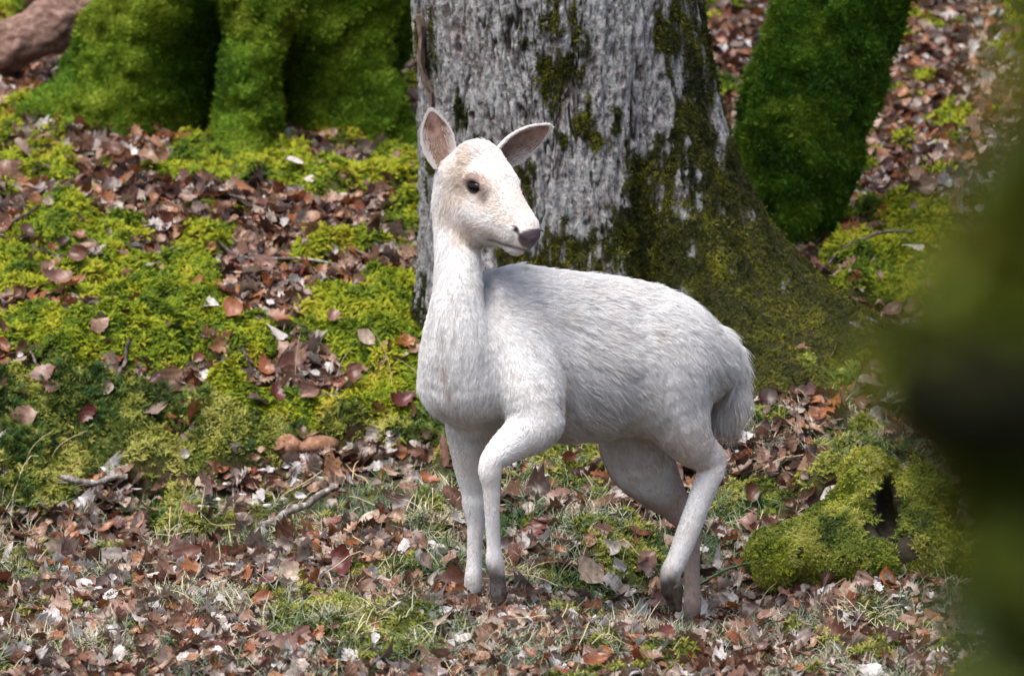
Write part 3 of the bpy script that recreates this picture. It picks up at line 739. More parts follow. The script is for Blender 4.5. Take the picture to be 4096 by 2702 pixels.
def relax(V, F, it=2, lam=0.5):
    for _ in range(it):
        A = np.zeros_like(V); c = np.zeros(len(V))
        for k in range(4):
            np.add.at(A, F[:, k], V[F[:, (k + 1) % 4]] + V[F[:, k - 1]]); np.add.at(c, F[:, k], 2)
        V = V + lam * (A / c[:, None] - V)
    return V

# ------------------------------------------------------------------ the white deer
def build_deer():
    D = Implicit((-0.36, -0.50, -0.16), (0.68, 0.46, 1.28), 0.0045)
    BONES = []                                          # (a, b, ra, rb, comb direction, hair length)
    def bone(a, b, ra, rb, comb, hl): BONES.append((np.array(a), np.array(b), ra, rb, np.array(comb, float) / np.linalg.norm(comb), hl))
    TH = R(25); ax = np.array([math.cos(TH), math.sin(TH), 0]); nr = np.array([math.sin(TH), -math.cos(TH), 0]); up = np.array([0, 0, 1.])
    # ---- trunk of the body: lofted oval sections
    ST = [(1745, 1475, 1545, .030), (1775, 1400, 1630, .080), (1850, 1260, 1690, .112), (1960, 1090, 1720, .130), (2080, 1062, 1742, .142), (2230, 1084, 1762, .158), (2380, 1102, 1758, .166),
          (2520, 1120, 1725, .160), (2640, 1148, 1680, .150), (2750, 1205, 1640, .138), (2830, 1266, 1610, .120), (2890, 1330, 1575, .092), (2915, 1385, 1500, .05)]
    def yof(sx): return -0.17 + (sx - 1700) / 1230 * 0.34
    p0 = Q(1745, 1500, yof(1745)); s_, zc, hz, hy = [], [], [], []
    for (sx, a, b, w) in ST:
        A, B = Q(sx, a, yof(sx)), Q(sx, b, yof(sx)); s_.append((A - p0)[:2] @ ax[:2]); zc.append((A[2] + B[2]) / 2); hz.append((A[2] - B[2]) / 2); hy.append(w)
    def loft(g):
        d = g - p0; s = d @ ax; l = d @ nr
        c = np.interp(s, s_, zc); a = np.interp(s, s_, hz); b = np.interp(s, s_, hy)
        z = g[..., 2] - c
        b = b * (1 - 0.20 * np.clip(z / a, 0, 1) ** 1)       # narrower towards the spine
        k = np.sqrt((l / b) ** 2 + (z / a) ** 2); e = (k - 1) * np.minimum(a, b) * .9
        cap = np.maximum(s_[0] - s, s - s_[-1]); return np.where(cap > 0, np.sqrt(np.maximum(e, 0) ** 2 + cap ** 2), e)
    D.add(loft, (-0.25, -0.42, 0.35), (0.62, 0.42, 0.9), 0.02)
    for i in range(1, len(ST) - 2):
        sx, a, b, w = ST[i]; sx2, a2, b2, w2 = ST[i + 1]
        for fz in (.25, .5, .78):
            A = Q(sx, a + (b - a) * fz, yof(sx)); B = Q(sx2, a2 + (b2 - a2) * fz, yof(sx2))
            cm = ax * 0.8 - up * (0.25 + .75 * fz)
            bone(A, B, w * .9, w2 * .9, cm, 0.020 + .010 * fz)
    def chain(L, k=0.02, hl=0.008, comb=None):
        pts = [(Q(sx, sy, y), r) for sx, sy, y, r in L]
        # smooth the polyline (Catmull-Rom) so joints do not kink
        C = np.array([np.append(p, r) for p, r in pts]); E = np.concatenate([2 * C[:1] - C[1:2], C, 2 * C[-1:] - C[-2:-1]]); out = []
        for i in range(1, len(E) - 2):
            for t in np.arange(0, 1, .25):
                a, b, c, d = E[i - 1], E[i], E[i + 1], E[i + 2]
                out.append(.5 * (2 * b + (c - a) * t + (2 * a - 5 * b + 4 * c - d) * t * t + (3 * b - a - 3 * c + d) * t ** 3))
        out.append(C[-1]); C = np.array(out)
        rm = C[:, 3].max(); pad = k + 3 * D.h; sl, g = D._block(C[:, :3].min(0) - rm - pad, C[:, :3].max(0) + rm + pad)
        tmp = np.full(g.shape[:3], .12); o = g[0, 0, 0]
        for p, q in zip(C[:-1], C[1:]):
            r_ = max(p[3], q[3]) + pad; lo = np.clip(np.floor((np.minimum(p, q)[:3] - r_ - o) / D.h).astype(int), 0, None); hi = np.ceil((np.maximum(p, q)[:3] + r_ - o) / D.h).astype(int) + 1
            ss = tuple(slice(a, b) for a, b in zip(lo, hi)); tmp[ss] = np.minimum(tmp[ss], sd_cone(g[ss], p[:3], q[:3], p[3], q[3]))
        A_ = D.F[sl]; hh = np.clip(.5 + .5 * (A_ - tmp) / k, 0, 1); D.F[sl] = A_ * (1 - hh) + tmp * hh - k * hh * (1 - hh)
        for p, q in zip(C[:-1], C[1:]): bone(p[:3], q[:3], p[3], q[3], (q - p)[:3] if comb is None else comb, hl)
    # ---- legs
    chain([(2070, 1400, -.16, .085), (2120, 1560, -.205, .078), (2150, 1675, -.225, .062), (2130, 1712, -.235, .056)], .06, .014, ax * .4 - up)      # near shoulder
    chain([(2150, 1690, -.228, .056), (2110, 1730, -.24, .054), (2035, 1782, -.262, .043), (1972, 1838, -.285, .0305), (1961, 1888, -.288, .0280), (1965, 1945, -.284, .0215), (1969, 2050, -.275, .0180), (1974, 2170, -.262, .0165), (1979, 2240, -.255, .0215), (1990, 2320, -.25, .0190), (1994, 2375, -.25, .0205)], .022, .007)
    chain([(1900, 1520, -.09, .085), (1885, 1640, -.085, .068), (1874, 1750, -.08, .050), (1880, 1870, -.072, .0385), (1893, 1965, -.066, .0295), (1898, 2020, -.066, .0290), (1902, 2085, -.065, .0215), (1901, 2130, -.065, .0195), (1898, 2240, -.066, .0180), (1893, 2325, -.07, .0215), (1890, 2385, -.072, .0205)], .03, .008)
    chain([(2660, 1400, .06, .115), (2665, 1560, .03, .100), (2720, 1690, .025, .070), (2760, 1765, .03, .052)], .06, .013, ax * .35 - up)        # near thigh
    chain([(2720, 1700, .025, .066), (2775, 1790, .04, .048), (2832, 1846, .06, .0335), (2838, 1890, .062, .0325), (2812, 1965, .055, .0300), (2752, 2125, .045, .0285), (2708, 2235, .035, .0255), (2682, 2295, .03, .0265), (2688, 2360, .03, .0255)], .02, .007)
    chain([(2780, 1765, .045, .034), (2845, 1800, .06, .025), (2882, 1834, .072, .0150), (2862, 1884, .07, .019)], .02, .007)                                                     # point of the hock
    chain([(2600, 1540, .18, .11), (2540, 1730, .19, .094), (2565, 1850, .205, .080), (2640, 1952, .225, .054)], .05, .012, ax * .3 - up)         # far thigh
    chain([(2565, 1850, .205, .078), (2640, 1952, .225, .052), (2715, 2040, .245, .038), (2758, 2095, .256, .031), (2764, 2200, .255, .0225), (2770, 2330, .25, .0195), (2770, 2410, .245, .0220), (2766, 2470, .24, .0205)], .02, .007)
    # ---- neck
    chain([(1850, 1520, -.17, .108), (1840, 1400, -.190, .095), (1828, 1280, -.205, .071), (1831, 1160, -.190, .0585), (1832, 1040, -.150, .0555), (1832, 930, -.115, .0575), (1836, 820, -.10, .0640), (1850, 720, -.10, .066)], .035, .015, -up)
    # ---- head in its own frame
    YAW, PT = R(43), R(30)
    f = np.array([math.sin(YAW) * math.cos(PT), -math.cos(YAW) * math.cos(PT), -math.sin(PT)])
    n = np.array([-math.cos(YAW), -math.sin(YAW), 0]); u = np.cross(f, n); u = u if u[2] > 0 else -u
    M = Q(1966, 757, -.175)
    HX = np.stack([f, n, u]); EU = .009
    cE, sE = math.cos(R(28)), math.sin(R(28)); fe = cE * f + sE * u; ue = -sE * f + cE * u; EX = np.stack([fe, n, ue]); EF = -.004
    def H(a, b, c): return M + a * f + b * n + c * u
    def rotu(deg): c, s = math.cos(R(deg)), math.sin(R(deg)); return np.stack([c * f + s * u, n, -s * f + c * u])
    D.ell(H(-.060, 0, .020), HX, (.076, .063, .066), .03)
    D.ell(H(-.01, 0, .010), HX, (.065, .062, .052), .03)
    D.cone(H(.0, 0, -.016), H(.156, 0, -.020), .054, .0300, .03)
    D.cone(H(.02, 0, .006), H(.145, 0, -.012), .046, .0275, .03)
    D.cone(H(.02, 0, -.078), H(.142, 0, -.074), .042, .0190, .025)
    D.cone(H(-.035, 0, -.068), H(.03, 0, -.094), .050, .045, .03)
    for s in (-1, 1):
        D.ell(H(.010, s * .034, -.078), rotu(12), (.062, .027, .055), .025)
        D.cone(H(-.02, s * .049, .030), H(.018, s * .046, .026), .016, .014, .02)
        D.cone(H(.02, s * .032, -.052), H(.125, s * .020, -.048), .032, .019, .03)
        D.cone(H(.05, s * .028, -.024), H(.135, s * .016, -.026), .021, .015, .02)
    D.ell(H(.168, 0, -.022), HX, (.025, .027, .023), .012)
    D.ell(H(.152, 0, -.046), HX, (.036, .0265, .0225), .012)
    D.ell(H(.142, 0, -.078), rotu(10), (.028, .0185, .0145), .010)
    # mouth slit and eye sockets
    for s in (-1, 1):
        for a, b in (((.080, .0375, -.0945), (.105, .0350, -.0830)), ((.105, .0350, -.0830), (.142, .028, -.0690)), ((.142, .028, -.0690), (.180, .011, -.0600))):
            D.cone(H(a[0], s * a[1], a[2]), H(b[0], s * b[1], b[2]), .0036, .0036, .005, True)
        D.ell(H(EF, s * .067, EU), EX, (.0275, .012, .0168), .005, True)
    back = -f
    for a, b, r1, r2 in (((-.09, 0, 0), (.0, 0, 0), .06, .06), ((0, 0, -.02), (.15, 0, -.02), .05, .028), ((.0, 0, -.08), (.14, 0, -.065), .045, .018)):
        bone(H(*a), H(*b), r1, r2, back * .9 - up * .35, 0.008)
    # ---- tail
    TL = [(2860, 1385, .15, .045), (2908, 1440, .175, .030), (2930, 1510, .185, .026), (2922, 1590, .185, .033), (2908, 1640, .185, .029), (2900, 1665, .185, .016)]
    chain(TL, .025, .060, -up + ax * .12)
    V, F = D.mesh()
    V = relax(V, F, 2, .5)
    # keep the largest connected surface only
    par = np.arange(len(V))
    lab = np.arange(len(V))
    for _ in range(400):
        old = lab.copy(); mn = lab[F].min(1)
        for k in range(4): np.minimum.at(lab, F[:, k], mn)
        lab = lab[lab]
        if (lab == old).all(): break
    vals, cnts = np.unique(lab, return_counts=True); keepv = lab == vals[cnts.argmax()]
    F = F[keepv[F[:, 0]]]; remap = np.cumsum(keepv) - 1; V = V[keepv]; F = remap[F]
    N, _ = vnormals(V, F)

    base = Q(1890, 2424, -.07); root = empty('white_deer', base, label='white fallow deer doe with raised foreleg stepping across the leaf litter', cat='deer')

    eyeN = H(EF, .0585, EU); eyeF = H(EF, -.0585, EU)
    CH = [Q(1768, 1470, -.28), Q(1776, 1530, -.28), Q(1800, 1600, -.27)]
    def coat(P, Nn):
        """coat colour at a point of the body (linear rgb)"""
        n_ = fbm(P * 16, 3, 501); n2 = fbm(P * 45, 2, 502)
        c = np.tile(np.array([.78, .785, .79]), (len(P), 1))
        def mix(w, col): 
            nonlocal c
            w = np.clip(w, 0, 1)[:, None]; c = c * (1 - w) + np.array(col) * w
        mix(sstep(.5, .75, n_) * .25, (.68, .62, .57)); mix(sstep(.55, .75, n2) * .18, (.58, .54, .50))
        q = (P - M) @ HX.T
        head = sstep(-.14, -.08, q[:, 0]) * sstep(.16, .12, np.abs(q[:, 2]))
        mix(head * (.14 + .30 * sstep(.35, .65, n_)), (.66, .53, .41))
        # warm crown, bridge of the nose and cheeks
        mix(head * np.exp(-((q[:, 0] + .055) / .035) ** 2 - ((q[:, 2] - .05) / .04) ** 2) * .28, (.66, .54, .44))
        mix(np.exp(-((q[:, 0] - .085) / .045) ** 2 - (q[:, 1] / .03) ** 2 - ((q[:, 2] - .02) / .03) ** 2) * .6, (.56, .41, .30))
        mix(np.exp(-((q[:, 0] + .05) / .03) ** 2 - ((np.abs(q[:, 1]) - .06) / .03) ** 2 - ((q[:, 2] + .02) / .06) ** 2) * .45, (.66, .53, .40))
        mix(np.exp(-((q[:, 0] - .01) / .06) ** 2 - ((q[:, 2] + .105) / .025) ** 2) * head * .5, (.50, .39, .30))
        for e in (eyeN, eyeF):
            qe = (P - e) @ EX.T; rr_ = np.sqrt(((qe[:, 0] - .005) / .042) ** 2 + ((qe[:, 2] - .008) / .031) ** 2 + (qe[:, 1] / .04) ** 2)
            mix(sstep(1.05, .8, rr_) * .75, (.36, .25, .225))
            r2 = np.sqrt(((qe[:, 0] - .034) / .010) ** 2 + ((qe[:, 2] + .020) / .026) ** 2 + (qe[:, 1] / .04) ** 2); mix(sstep(1.1, .6, r2) * .6, (.34, .25, .235))
            re = np.sqrt((qe[:, 0] / .030) ** 2 + (qe[:, 2] / .0185) ** 2 + (qe[:, 1] / .04) ** 2); mix(sstep(1.05, .85, re) * .8, (.06, .04, .035))
        # bare dark nose
        en = np.sqrt(((q[:, 0] - .180) / .027) ** 2 + (q[:, 1] / .038) ** 2 + ((q[:, 2] + .022) / .027) ** 2); mix(sstep(1.08, .95, en), (.085, .066, .08))
        for s in (-1, 1): mix(sstep(.0105, .006, sd_cone(q, np.array([.184, s * .014, -.030]), np.array([.152, s * .031, -.012]), .003, .0)), (.025, .018, .022))
        # lips
        mix(sstep(.008, .002, np.abs(q[:, 2] + .0735 - (q[:, 0] - .13) * .36)) * sstep(.072, .095, q[:, 0]) * .75, (.10, .075, .075))
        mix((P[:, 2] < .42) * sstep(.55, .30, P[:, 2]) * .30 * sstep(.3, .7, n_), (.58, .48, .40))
        far_hind = (P[:, 0] > .2) * sstep(.14, .20, P[:, 1]) * sstep(.46, .38, P[:, 2]); mix(far_hind * .8, (.36, .25, .19))  # tan of the far hind leg, deepened with shade painted into the coat
        mix(sstep(-.2, -.8, Nn[:, 2]) * (P[:, 2] > .3) * .3, (.58, .48, .40))  # underside fur: some dirt, plus shade and warm bounce painted into the colour
        d = np.minimum(sd_cone(P, CH[0], CH[1], .010, .007), sd_cone(P, CH[1], CH[2], .007, .003)); mix(sstep(.012, -.006, d + .014 * (n2 - .5)) * .6, (.40, .28, .20))
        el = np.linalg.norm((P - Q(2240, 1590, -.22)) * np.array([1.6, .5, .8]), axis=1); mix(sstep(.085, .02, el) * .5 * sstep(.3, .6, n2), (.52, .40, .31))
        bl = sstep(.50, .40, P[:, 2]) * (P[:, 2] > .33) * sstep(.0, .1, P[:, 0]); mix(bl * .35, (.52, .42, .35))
        tl = sstep(.42, .58, P[:, 0]) * sstep(.44, .56, P[:, 0]) * (P[:, 2] > .4) * sstep(.56, .5, P[:, 2]); mix(tl * .3, (.6, .48, .38))
        # muddy feet
        for (sx, sy, y, top, amt) in ((1990, 2330, -.25, 2235, .9), (1890, 2380, -.07, 2310, .55), (2690, 2330, .03, 2275, .97), (2768, 2450, .245, 2400, .5)):
            c0 = Q(sx, sy, y); zt = Q(sx, top, y)[2]
            near = np.linalg.norm(P[:, :2] - c0[None, :2], axis=1) < .055
            mix(near * sstep(zt + .025, zt - .045, P[:, 2] + .05 * (n2 - .5)) * amt, (.035, .026, .021))
        return c
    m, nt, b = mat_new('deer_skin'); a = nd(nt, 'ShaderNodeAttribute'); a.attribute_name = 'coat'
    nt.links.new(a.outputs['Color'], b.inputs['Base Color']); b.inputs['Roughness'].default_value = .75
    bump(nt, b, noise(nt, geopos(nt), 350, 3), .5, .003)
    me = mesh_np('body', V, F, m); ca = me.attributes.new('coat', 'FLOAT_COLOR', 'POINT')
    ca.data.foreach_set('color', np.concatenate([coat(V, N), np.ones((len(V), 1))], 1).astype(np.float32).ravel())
    obj('body', me, root)

    # ---- eyes
    mE, nt, b = mat_new('deer_eye'); b.inputs['Roughness'].default_value = .05; b.inputs['Specular IOR Level'].default_value = .22; b.inputs['Base Color'].default_value = (.006, .004, .004, 1)
    for e, sgn in ((H(EF, .0535, EU), 1), (H(EF, -.0535, EU), -1)):
        VV = []; FF = []; nu, nv = 20, 12
        for i in range(nv + 1):
            t = math.pi * i / nv
            for j in range(nu):
                p = 2 * math.pi * j / nu; VV.append(e + .0262 * math.sin(t) * math.cos(p) * fe + .0165 * math.cos(t) * n + .0162 * math.sin(t) * math.sin(p) * ue)
        for i in range(nv):
            for j in range(nu): FF.append((i * nu + j, i * nu + (j + 1) % nu, (i + 1) * nu + (j + 1) % nu, (i + 1) * nu + j))
        me_ = mesh_py('eye', VV, FF, mE); obj('eye', me_, root)
    # ---- nose pad
    mN, nt, b = mat_new('nose_pad'); nt.links.new(ramp(nt, noise(nt, geopos(nt), 300, 3), [(.35, (.06, .046, .056)), (.7, (.16, .125, .15))]), b.inputs['Base Color']); b.inputs['Roughness'].default_value = .32; bump(nt, b, noise(nt, geopos(nt), 500, 2), .4, .002)
    NP = Implicit(M + f * .165 + u * -.03 - .06, M + f * .165 + u * -.03 + .06, .0024)
    NP.ell(H(.1705, 0, -.0205), HX, (.0240, .0270, .0225), .006); NP.cone(H(.180, 0, -.032), H(.178, 0, -.055), .013, .008, .012)
    for s in (-1, 1):
        0 and NP.cone(H(.194, s * .016, -.028), H(.166, s * .0305, -.013), .0055, .0045, .003, True)
    v, q_ = NP.mesh(); v = relax(v, q_, 1, .4); obj('nose', mesh_np('nose', v, q_, mN), root)
    # ---- ears
    mEar, nt, b = mat_new('ear_skin'); nt.links.new(ramp(nt, noise(nt, geopos(nt), 60, 3), [(.35, (.70, .66, .62)), (.7, (.80, .78, .76))]), b.inputs['Base Color'])
    mIn, nt, b = mat_new('inner_ear'); nt.links.new(ramp(nt, noise(nt, geopos(nt), 45, 4), [(.3, (.17, .085, .06)), (.6, (.40, .26, .21))]), b.inputs['Base Color'])
    ear_hair = []
    def ear(b0, tip, face, wid, bend, cup=.5):
        b0, tip = np.array(b0), np.array(tip); L = tip - b0; ln = np.linalg.norm(L); d = L / ln
        face = np.array(face, float); face -= d * (face @ d); face /= np.linalg.norm(face); sd_ = np.cross(d, face)
        NT, NS = 22, 17; prof = lambda t: wid * (np.interp(t, [0, .12, .3, .5, .7, .85, .95, 1], [.68, .86, 1.0, .97, .76, .47, .23, .04]))
        outer, inner = [], []
        for i in range(NT):
            t = i / (NT - 1); w = prof(t); c = b0 + L * t + face * bend * math.sin(t * math.pi) * -1
            for j in range(NS):
                s = -1 + 2 * j / (NS - 1); dep = cup * w * (1 - abs(s) ** 2.2) * (1.25 - .6 * t)
                p = c + sd_ * w * s * (1 - .12 * (1 - t)) - face * dep
                th = .0042 * (1 - .75 * abs(s) ** 3) * (1 - .5 * t)
                outer.append(p - face * th - sd_ * (-s) * th * .6); inner.append(p + face * th * .4 * (1 - abs(s)))
        V_ = np.array(outer + inner); Fo = grid_faces(NT, NS); Fi = grid_faces(NT, NS)[:, ::-1] + NT * NS; rim = []
        o = NT * NS
        for i in range(NT - 1):
            rim += [(i * NS, (i + 1) * NS, o + (i + 1) * NS, o + i * NS), ((i + 1) * NS - 1, o + (i + 1) * NS - 1, o + (i + 2) * NS - 1, (i + 2) * NS - 1)]
        for j in range(NS - 1): rim.append(((NT - 1) * NS + j, (NT - 1) * NS + j + 1, o + (NT - 1) * NS + j + 1, o + (NT - 1) * NS + j))
        e_ = obj('ear', mesh_np('ear', V_, np.concatenate([Fo, np.array(rim)]), mEar), root)
        obj('inner_ear', mesh_np('inner_ear', V_, Fi, mIn), e_) if False else None
        vi = np.array(inner) + face * .0006
        ie = bpy.data.objects.new('inner_ear', mesh_np('inner_ear', vi, grid_faces(NT, NS), mIn)); COL.objects.link(ie); ie.parent = e_; ie.matrix_parent_inverse = Matrix.Translation(Vector((0, 0, 0)))
        # hair: backs of the ears, white rims, some hair across the inside
        O = np.array(outer).reshape(NT, NS, 3); I = np.array(inner).reshape(NT, NS, 3)
        for _ in range(5200):
            t = random.random() ** .8 * (NT - 1.001); s = random.random() * (NS - 1.001); i, j = int(t), int(s)
            p = O[i, j] * (1 - (t - i)) * (1 - (s - j)) + O[i + 1, j] * (t - i) * (1 - (s - j)) + O[i, j + 1] * (1 - (t - i)) * (s - j) + O[i + 1, j + 1] * (t - i) * (s - j)
            ss = s / (NS - 1) * 2 - 1; nn_ = -face * (1 - abs(ss)) + sd_ * ss
            ear_hair.append((p, d * 1.0 + nn_ * .45, .008, (.80, .785, .77)))
        for _ in range(4200):
            t = random.random() ** .9 * (NT - 1.001); i = int(t); side = random.choice((-1, 1)); rf = random.random() ** 2 * 3.6; jf = rf if side < 0 else NS - 1.001 - rf; j2 = int(jf); jf -= j2
            p = (I[i, j2] * (1 - t + i) + I[i + 1, j2] * (t - i)) * (1 - jf) + (I[i, j2 + 1] * (1 - t + i) + I[i + 1, j2 + 1] * (t - i)) * jf
            ear_hair.append((p, d * 1.0 + sd_ * (-side) * random.uniform(-.5, .35) + face * random.uniform(.1, .5), random.uniform(.006, .012), (.80, .77, .74)))
        for _ in range(1600):
            t = random.random() * .75 * (NT - 1.001); i = int(t); j = random.randint(3, NS - 4); p = I[i, j] + (I[i + 1, j + 1] - I[i, j]) * random.random()
            ear_hair.append((p, d * 1.2 + sd_ * random.uniform(-.4, .4) + face * .35, .010, random.choice([(.50, .36, .29), (.36, .23, .17), (.62, .52, .45)])))
    e1 = Q(1778, 668, -.125)
    ear(e1, Q(1724, 446, -.10), np.array([.16, -1, -.05]), .0435, .006, .55)
    ear(Q(1990, 655, -.11), Q(2196, 508, -.085), np.array([.30, -.78, -.52]), .049, .006, .55)
    # ---- hooves: two pointed toes each
    mH, nt, b = mat_new('hoof_horn'); nt.links.new(ramp(nt, noise(nt, geopos(nt), 80, 4), [(.3, (.018, .013, .011)), (.7, (.075, .055, .042))]), b.inputs['Base Color']); b.inputs['Roughness'].default_value = .5
    def hoof(top, tip, side, w):
        top, tip = np.array(top), np.array(tip); d = tip - top; ln = np.linalg.norm(d); d /= ln; side = np.array(side, float); side -= d * (side @ d); side /= np.linalg.norm(side)
        Hh = Implicit(np.minimum(top, tip) - .05, np.maximum(top, tip) + .05, .003)
        for s in (-1, 1): Hh.cone(top + side * s * w * .55, tip + side * s * w * .42 - d * .008, w * .82, w * .38, .004)
        fr = np.cross(d, side); Hh.cone(top, top + d * ln * .3, w * .9, w * .8, .01)
        Hh.cone(top + d * ln * .35 - fr * .05, tip + d * .02 - fr * .05, .0, .0, .002)
        v, q_ = Hh.mesh(); obj('hoof', mesh_np('hoof', relax(v, q_, 1, .4), q_, mH), root)
    hoof(Q(1994, 2372, -.25), Q(1986, 2452, -.262), nr * .5 + np.array([.8, 0, 0]), .0175)
    hoof(Q(1890, 2382, -.074), Q(1876, 2426, -.105), nr * .7 + np.array([.6, 0, 0]), .0185)
    hoof(Q(2690, 2352, .03), Q(2706, 2448, .022), nr + np.array([.5, 0, 0]), .0225)
    hoof(Q(2766, 2468, .24), Q(2754, 2520, .21), nr * .7 + np.array([.6, 0, 0]), .0185)
    # ---- fur
    NH = 210000
    P, Nn = surf_sample(V, F, NH)
    hoofz = np.zeros(NH, bool)
    qh = (P - M) @ HX.T
    nose = (qh[:, 0] > .158) & (np.abs(qh[:, 2] + .024) < .030) & (np.abs(qh[:, 1]) < .05)
    eye = np.zeros(NH, bool)
    for e in (eyeN, eyeF):
        qe = (P - e) @ EX.T; eye |= ((qe[:, 0] / .0285) ** 2 + ((qe[:, 2] - .001) / .0172) ** 2 < 1) & (np.abs(qe[:, 1]) < .03)
    ok = ~(nose | eye); P, Nn = P[ok], Nn[ok]
    # extra long hair on the tail, breast and rump
    qc = (P - M) @ HX.T; crown = (qc[:, 0] < -.05) & (qc[:, 0] > -.15) & (qc[:, 2] > .03)
    xt = (P[:, 0] > .49) & (P[:, 2] > .42) & (P[:, 2] < .66) & (P[:, 1] > .10); P = np.concatenate([P, P[xt], P[xt], P[xt]]); Nn = np.concatenate([Nn, Nn[xt], Nn[xt], Nn[xt]]); NH = len(P)
    W = np.zeros(NH); Cb = np.zeros((NH, 3)); HL = np.zeros(NH)
    for (a, b_, ra, rb, cm, hl) in BONES:
        w = np.exp(-np.clip(np.abs(sd_cone(P, a, b_, ra, rb)) / .012, 0, 40)) + 1e-12; W += w; Cb += w[:, None] * cm; HL += w * hl
    Cb /= W[:, None]; HL /= W
    Cm = Cb / (np.linalg.norm(Cb, axis=1, keepdims=True) + 1e-9); PA = P - .86 * Cm * (P * Cm).sum(1, keepdims=True)
    jit = (np.stack([fbm(P * 20 + s * 31, 2, 600 + s) for s in range(3)], -1) - .5) * .7
    Cb = Cb + jit + RNG.normal(0, .10, (NH, 3))
    T = Cb - Nn * (Cb * Nn).sum(1, keepdims=True); T /= np.linalg.norm(T, axis=1, keepdims=True) + 1e-9
    qc = (P - M) @ HX.T; HL = HL * (1 + .9 * ((qc[:, 0] < -.04) & (qc[:, 0] > -.15) & (qc[:, 2] > .04)))
    HL = HL * RNG.uniform(.65, 1.2, NH) * np.where(RNG.random(NH) < .06, 1.5, 1.0)
    clump = .6 * fbm(PA * 110, 2, 620) + .4 * fbm(PA * 45, 2, 621)
    lift = .30 + .5 * (clump - .5)
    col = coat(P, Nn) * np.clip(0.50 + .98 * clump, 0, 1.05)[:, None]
    EP = np.array([h[0] for h in ear_hair]); ET = np.array([h[1] for h in ear_hair]); ET /= np.linalg.norm(ET, axis=1, keepdims=True); EL = np.array([h[2] for h in ear_hair]) * RNG.uniform(.6, 1.2, len(ear_hair)); EC = np.array([h[3] for h in ear_hair])
    p0_ = np.concatenate([P - Nn * .001, EP]); D0 = np.concatenate([T + Nn * lift[:, None] * 1.6, ET]); D1 = np.concatenate([T - Nn * .05, ET]); LL = np.concatenate([HL, EL])[:, None]
    D0 /= np.linalg.norm(D0, axis=1, keepdims=True); D1 /= np.linalg.norm(D1, axis=1, keepdims=True)
    pts = np.stack([p0_, p0_ + D0 * LL * .34, p0_ + D0 * LL * .55 + D1 * LL * .14, p0_ + D0 * LL * .62 + D1 * LL * .42], 1)
    n_all = len(p0_)
    cu = bpy.data.hair_curves.new('fur'); cu.add_curves([4] * n_all)
    cu.attributes['position'].data.foreach_set('vector', pts.astype(np.float32).ravel())
    ra = cu.attributes.get('radius') or cu.attributes.new('radius', 'FLOAT', 'POINT')
    ra.data.foreach_set('value', np.tile(np.array([.00055, .0005, .00038, .00012], np.float32), n_all))
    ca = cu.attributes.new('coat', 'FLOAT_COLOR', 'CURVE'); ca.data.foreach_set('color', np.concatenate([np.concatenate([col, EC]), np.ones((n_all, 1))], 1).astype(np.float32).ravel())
    m, nt, b = mat_new('deer_fur'); at = nd(nt, 'ShaderNodeAttribute'); at.attribute_name = 'coat'
    nt.links.new(at.outputs['Color'], b.inputs['Base Color']); b.inputs['Roughness'].default_value = .6; b.inputs['Specular IOR Level'].default_value = .07
    tr = nd(nt, 'ShaderNodeBsdfTranslucent'); nt.links.new(at.outputs['Color'], tr.inputs[0]); mx = nd(nt, 'ShaderNodeMixShader'); mx.inputs[0].default_value = .25
    nt.links.new(b.outputs[0], mx.inputs[1]); nt.links.new(tr.outputs[0], mx.inputs[2]); nt.links.new(mx.outputs[0], nt.nodes['Material Output'].inputs[0])
    cu.materials.append(m)
    obj('fur', cu, root)
build_deer()

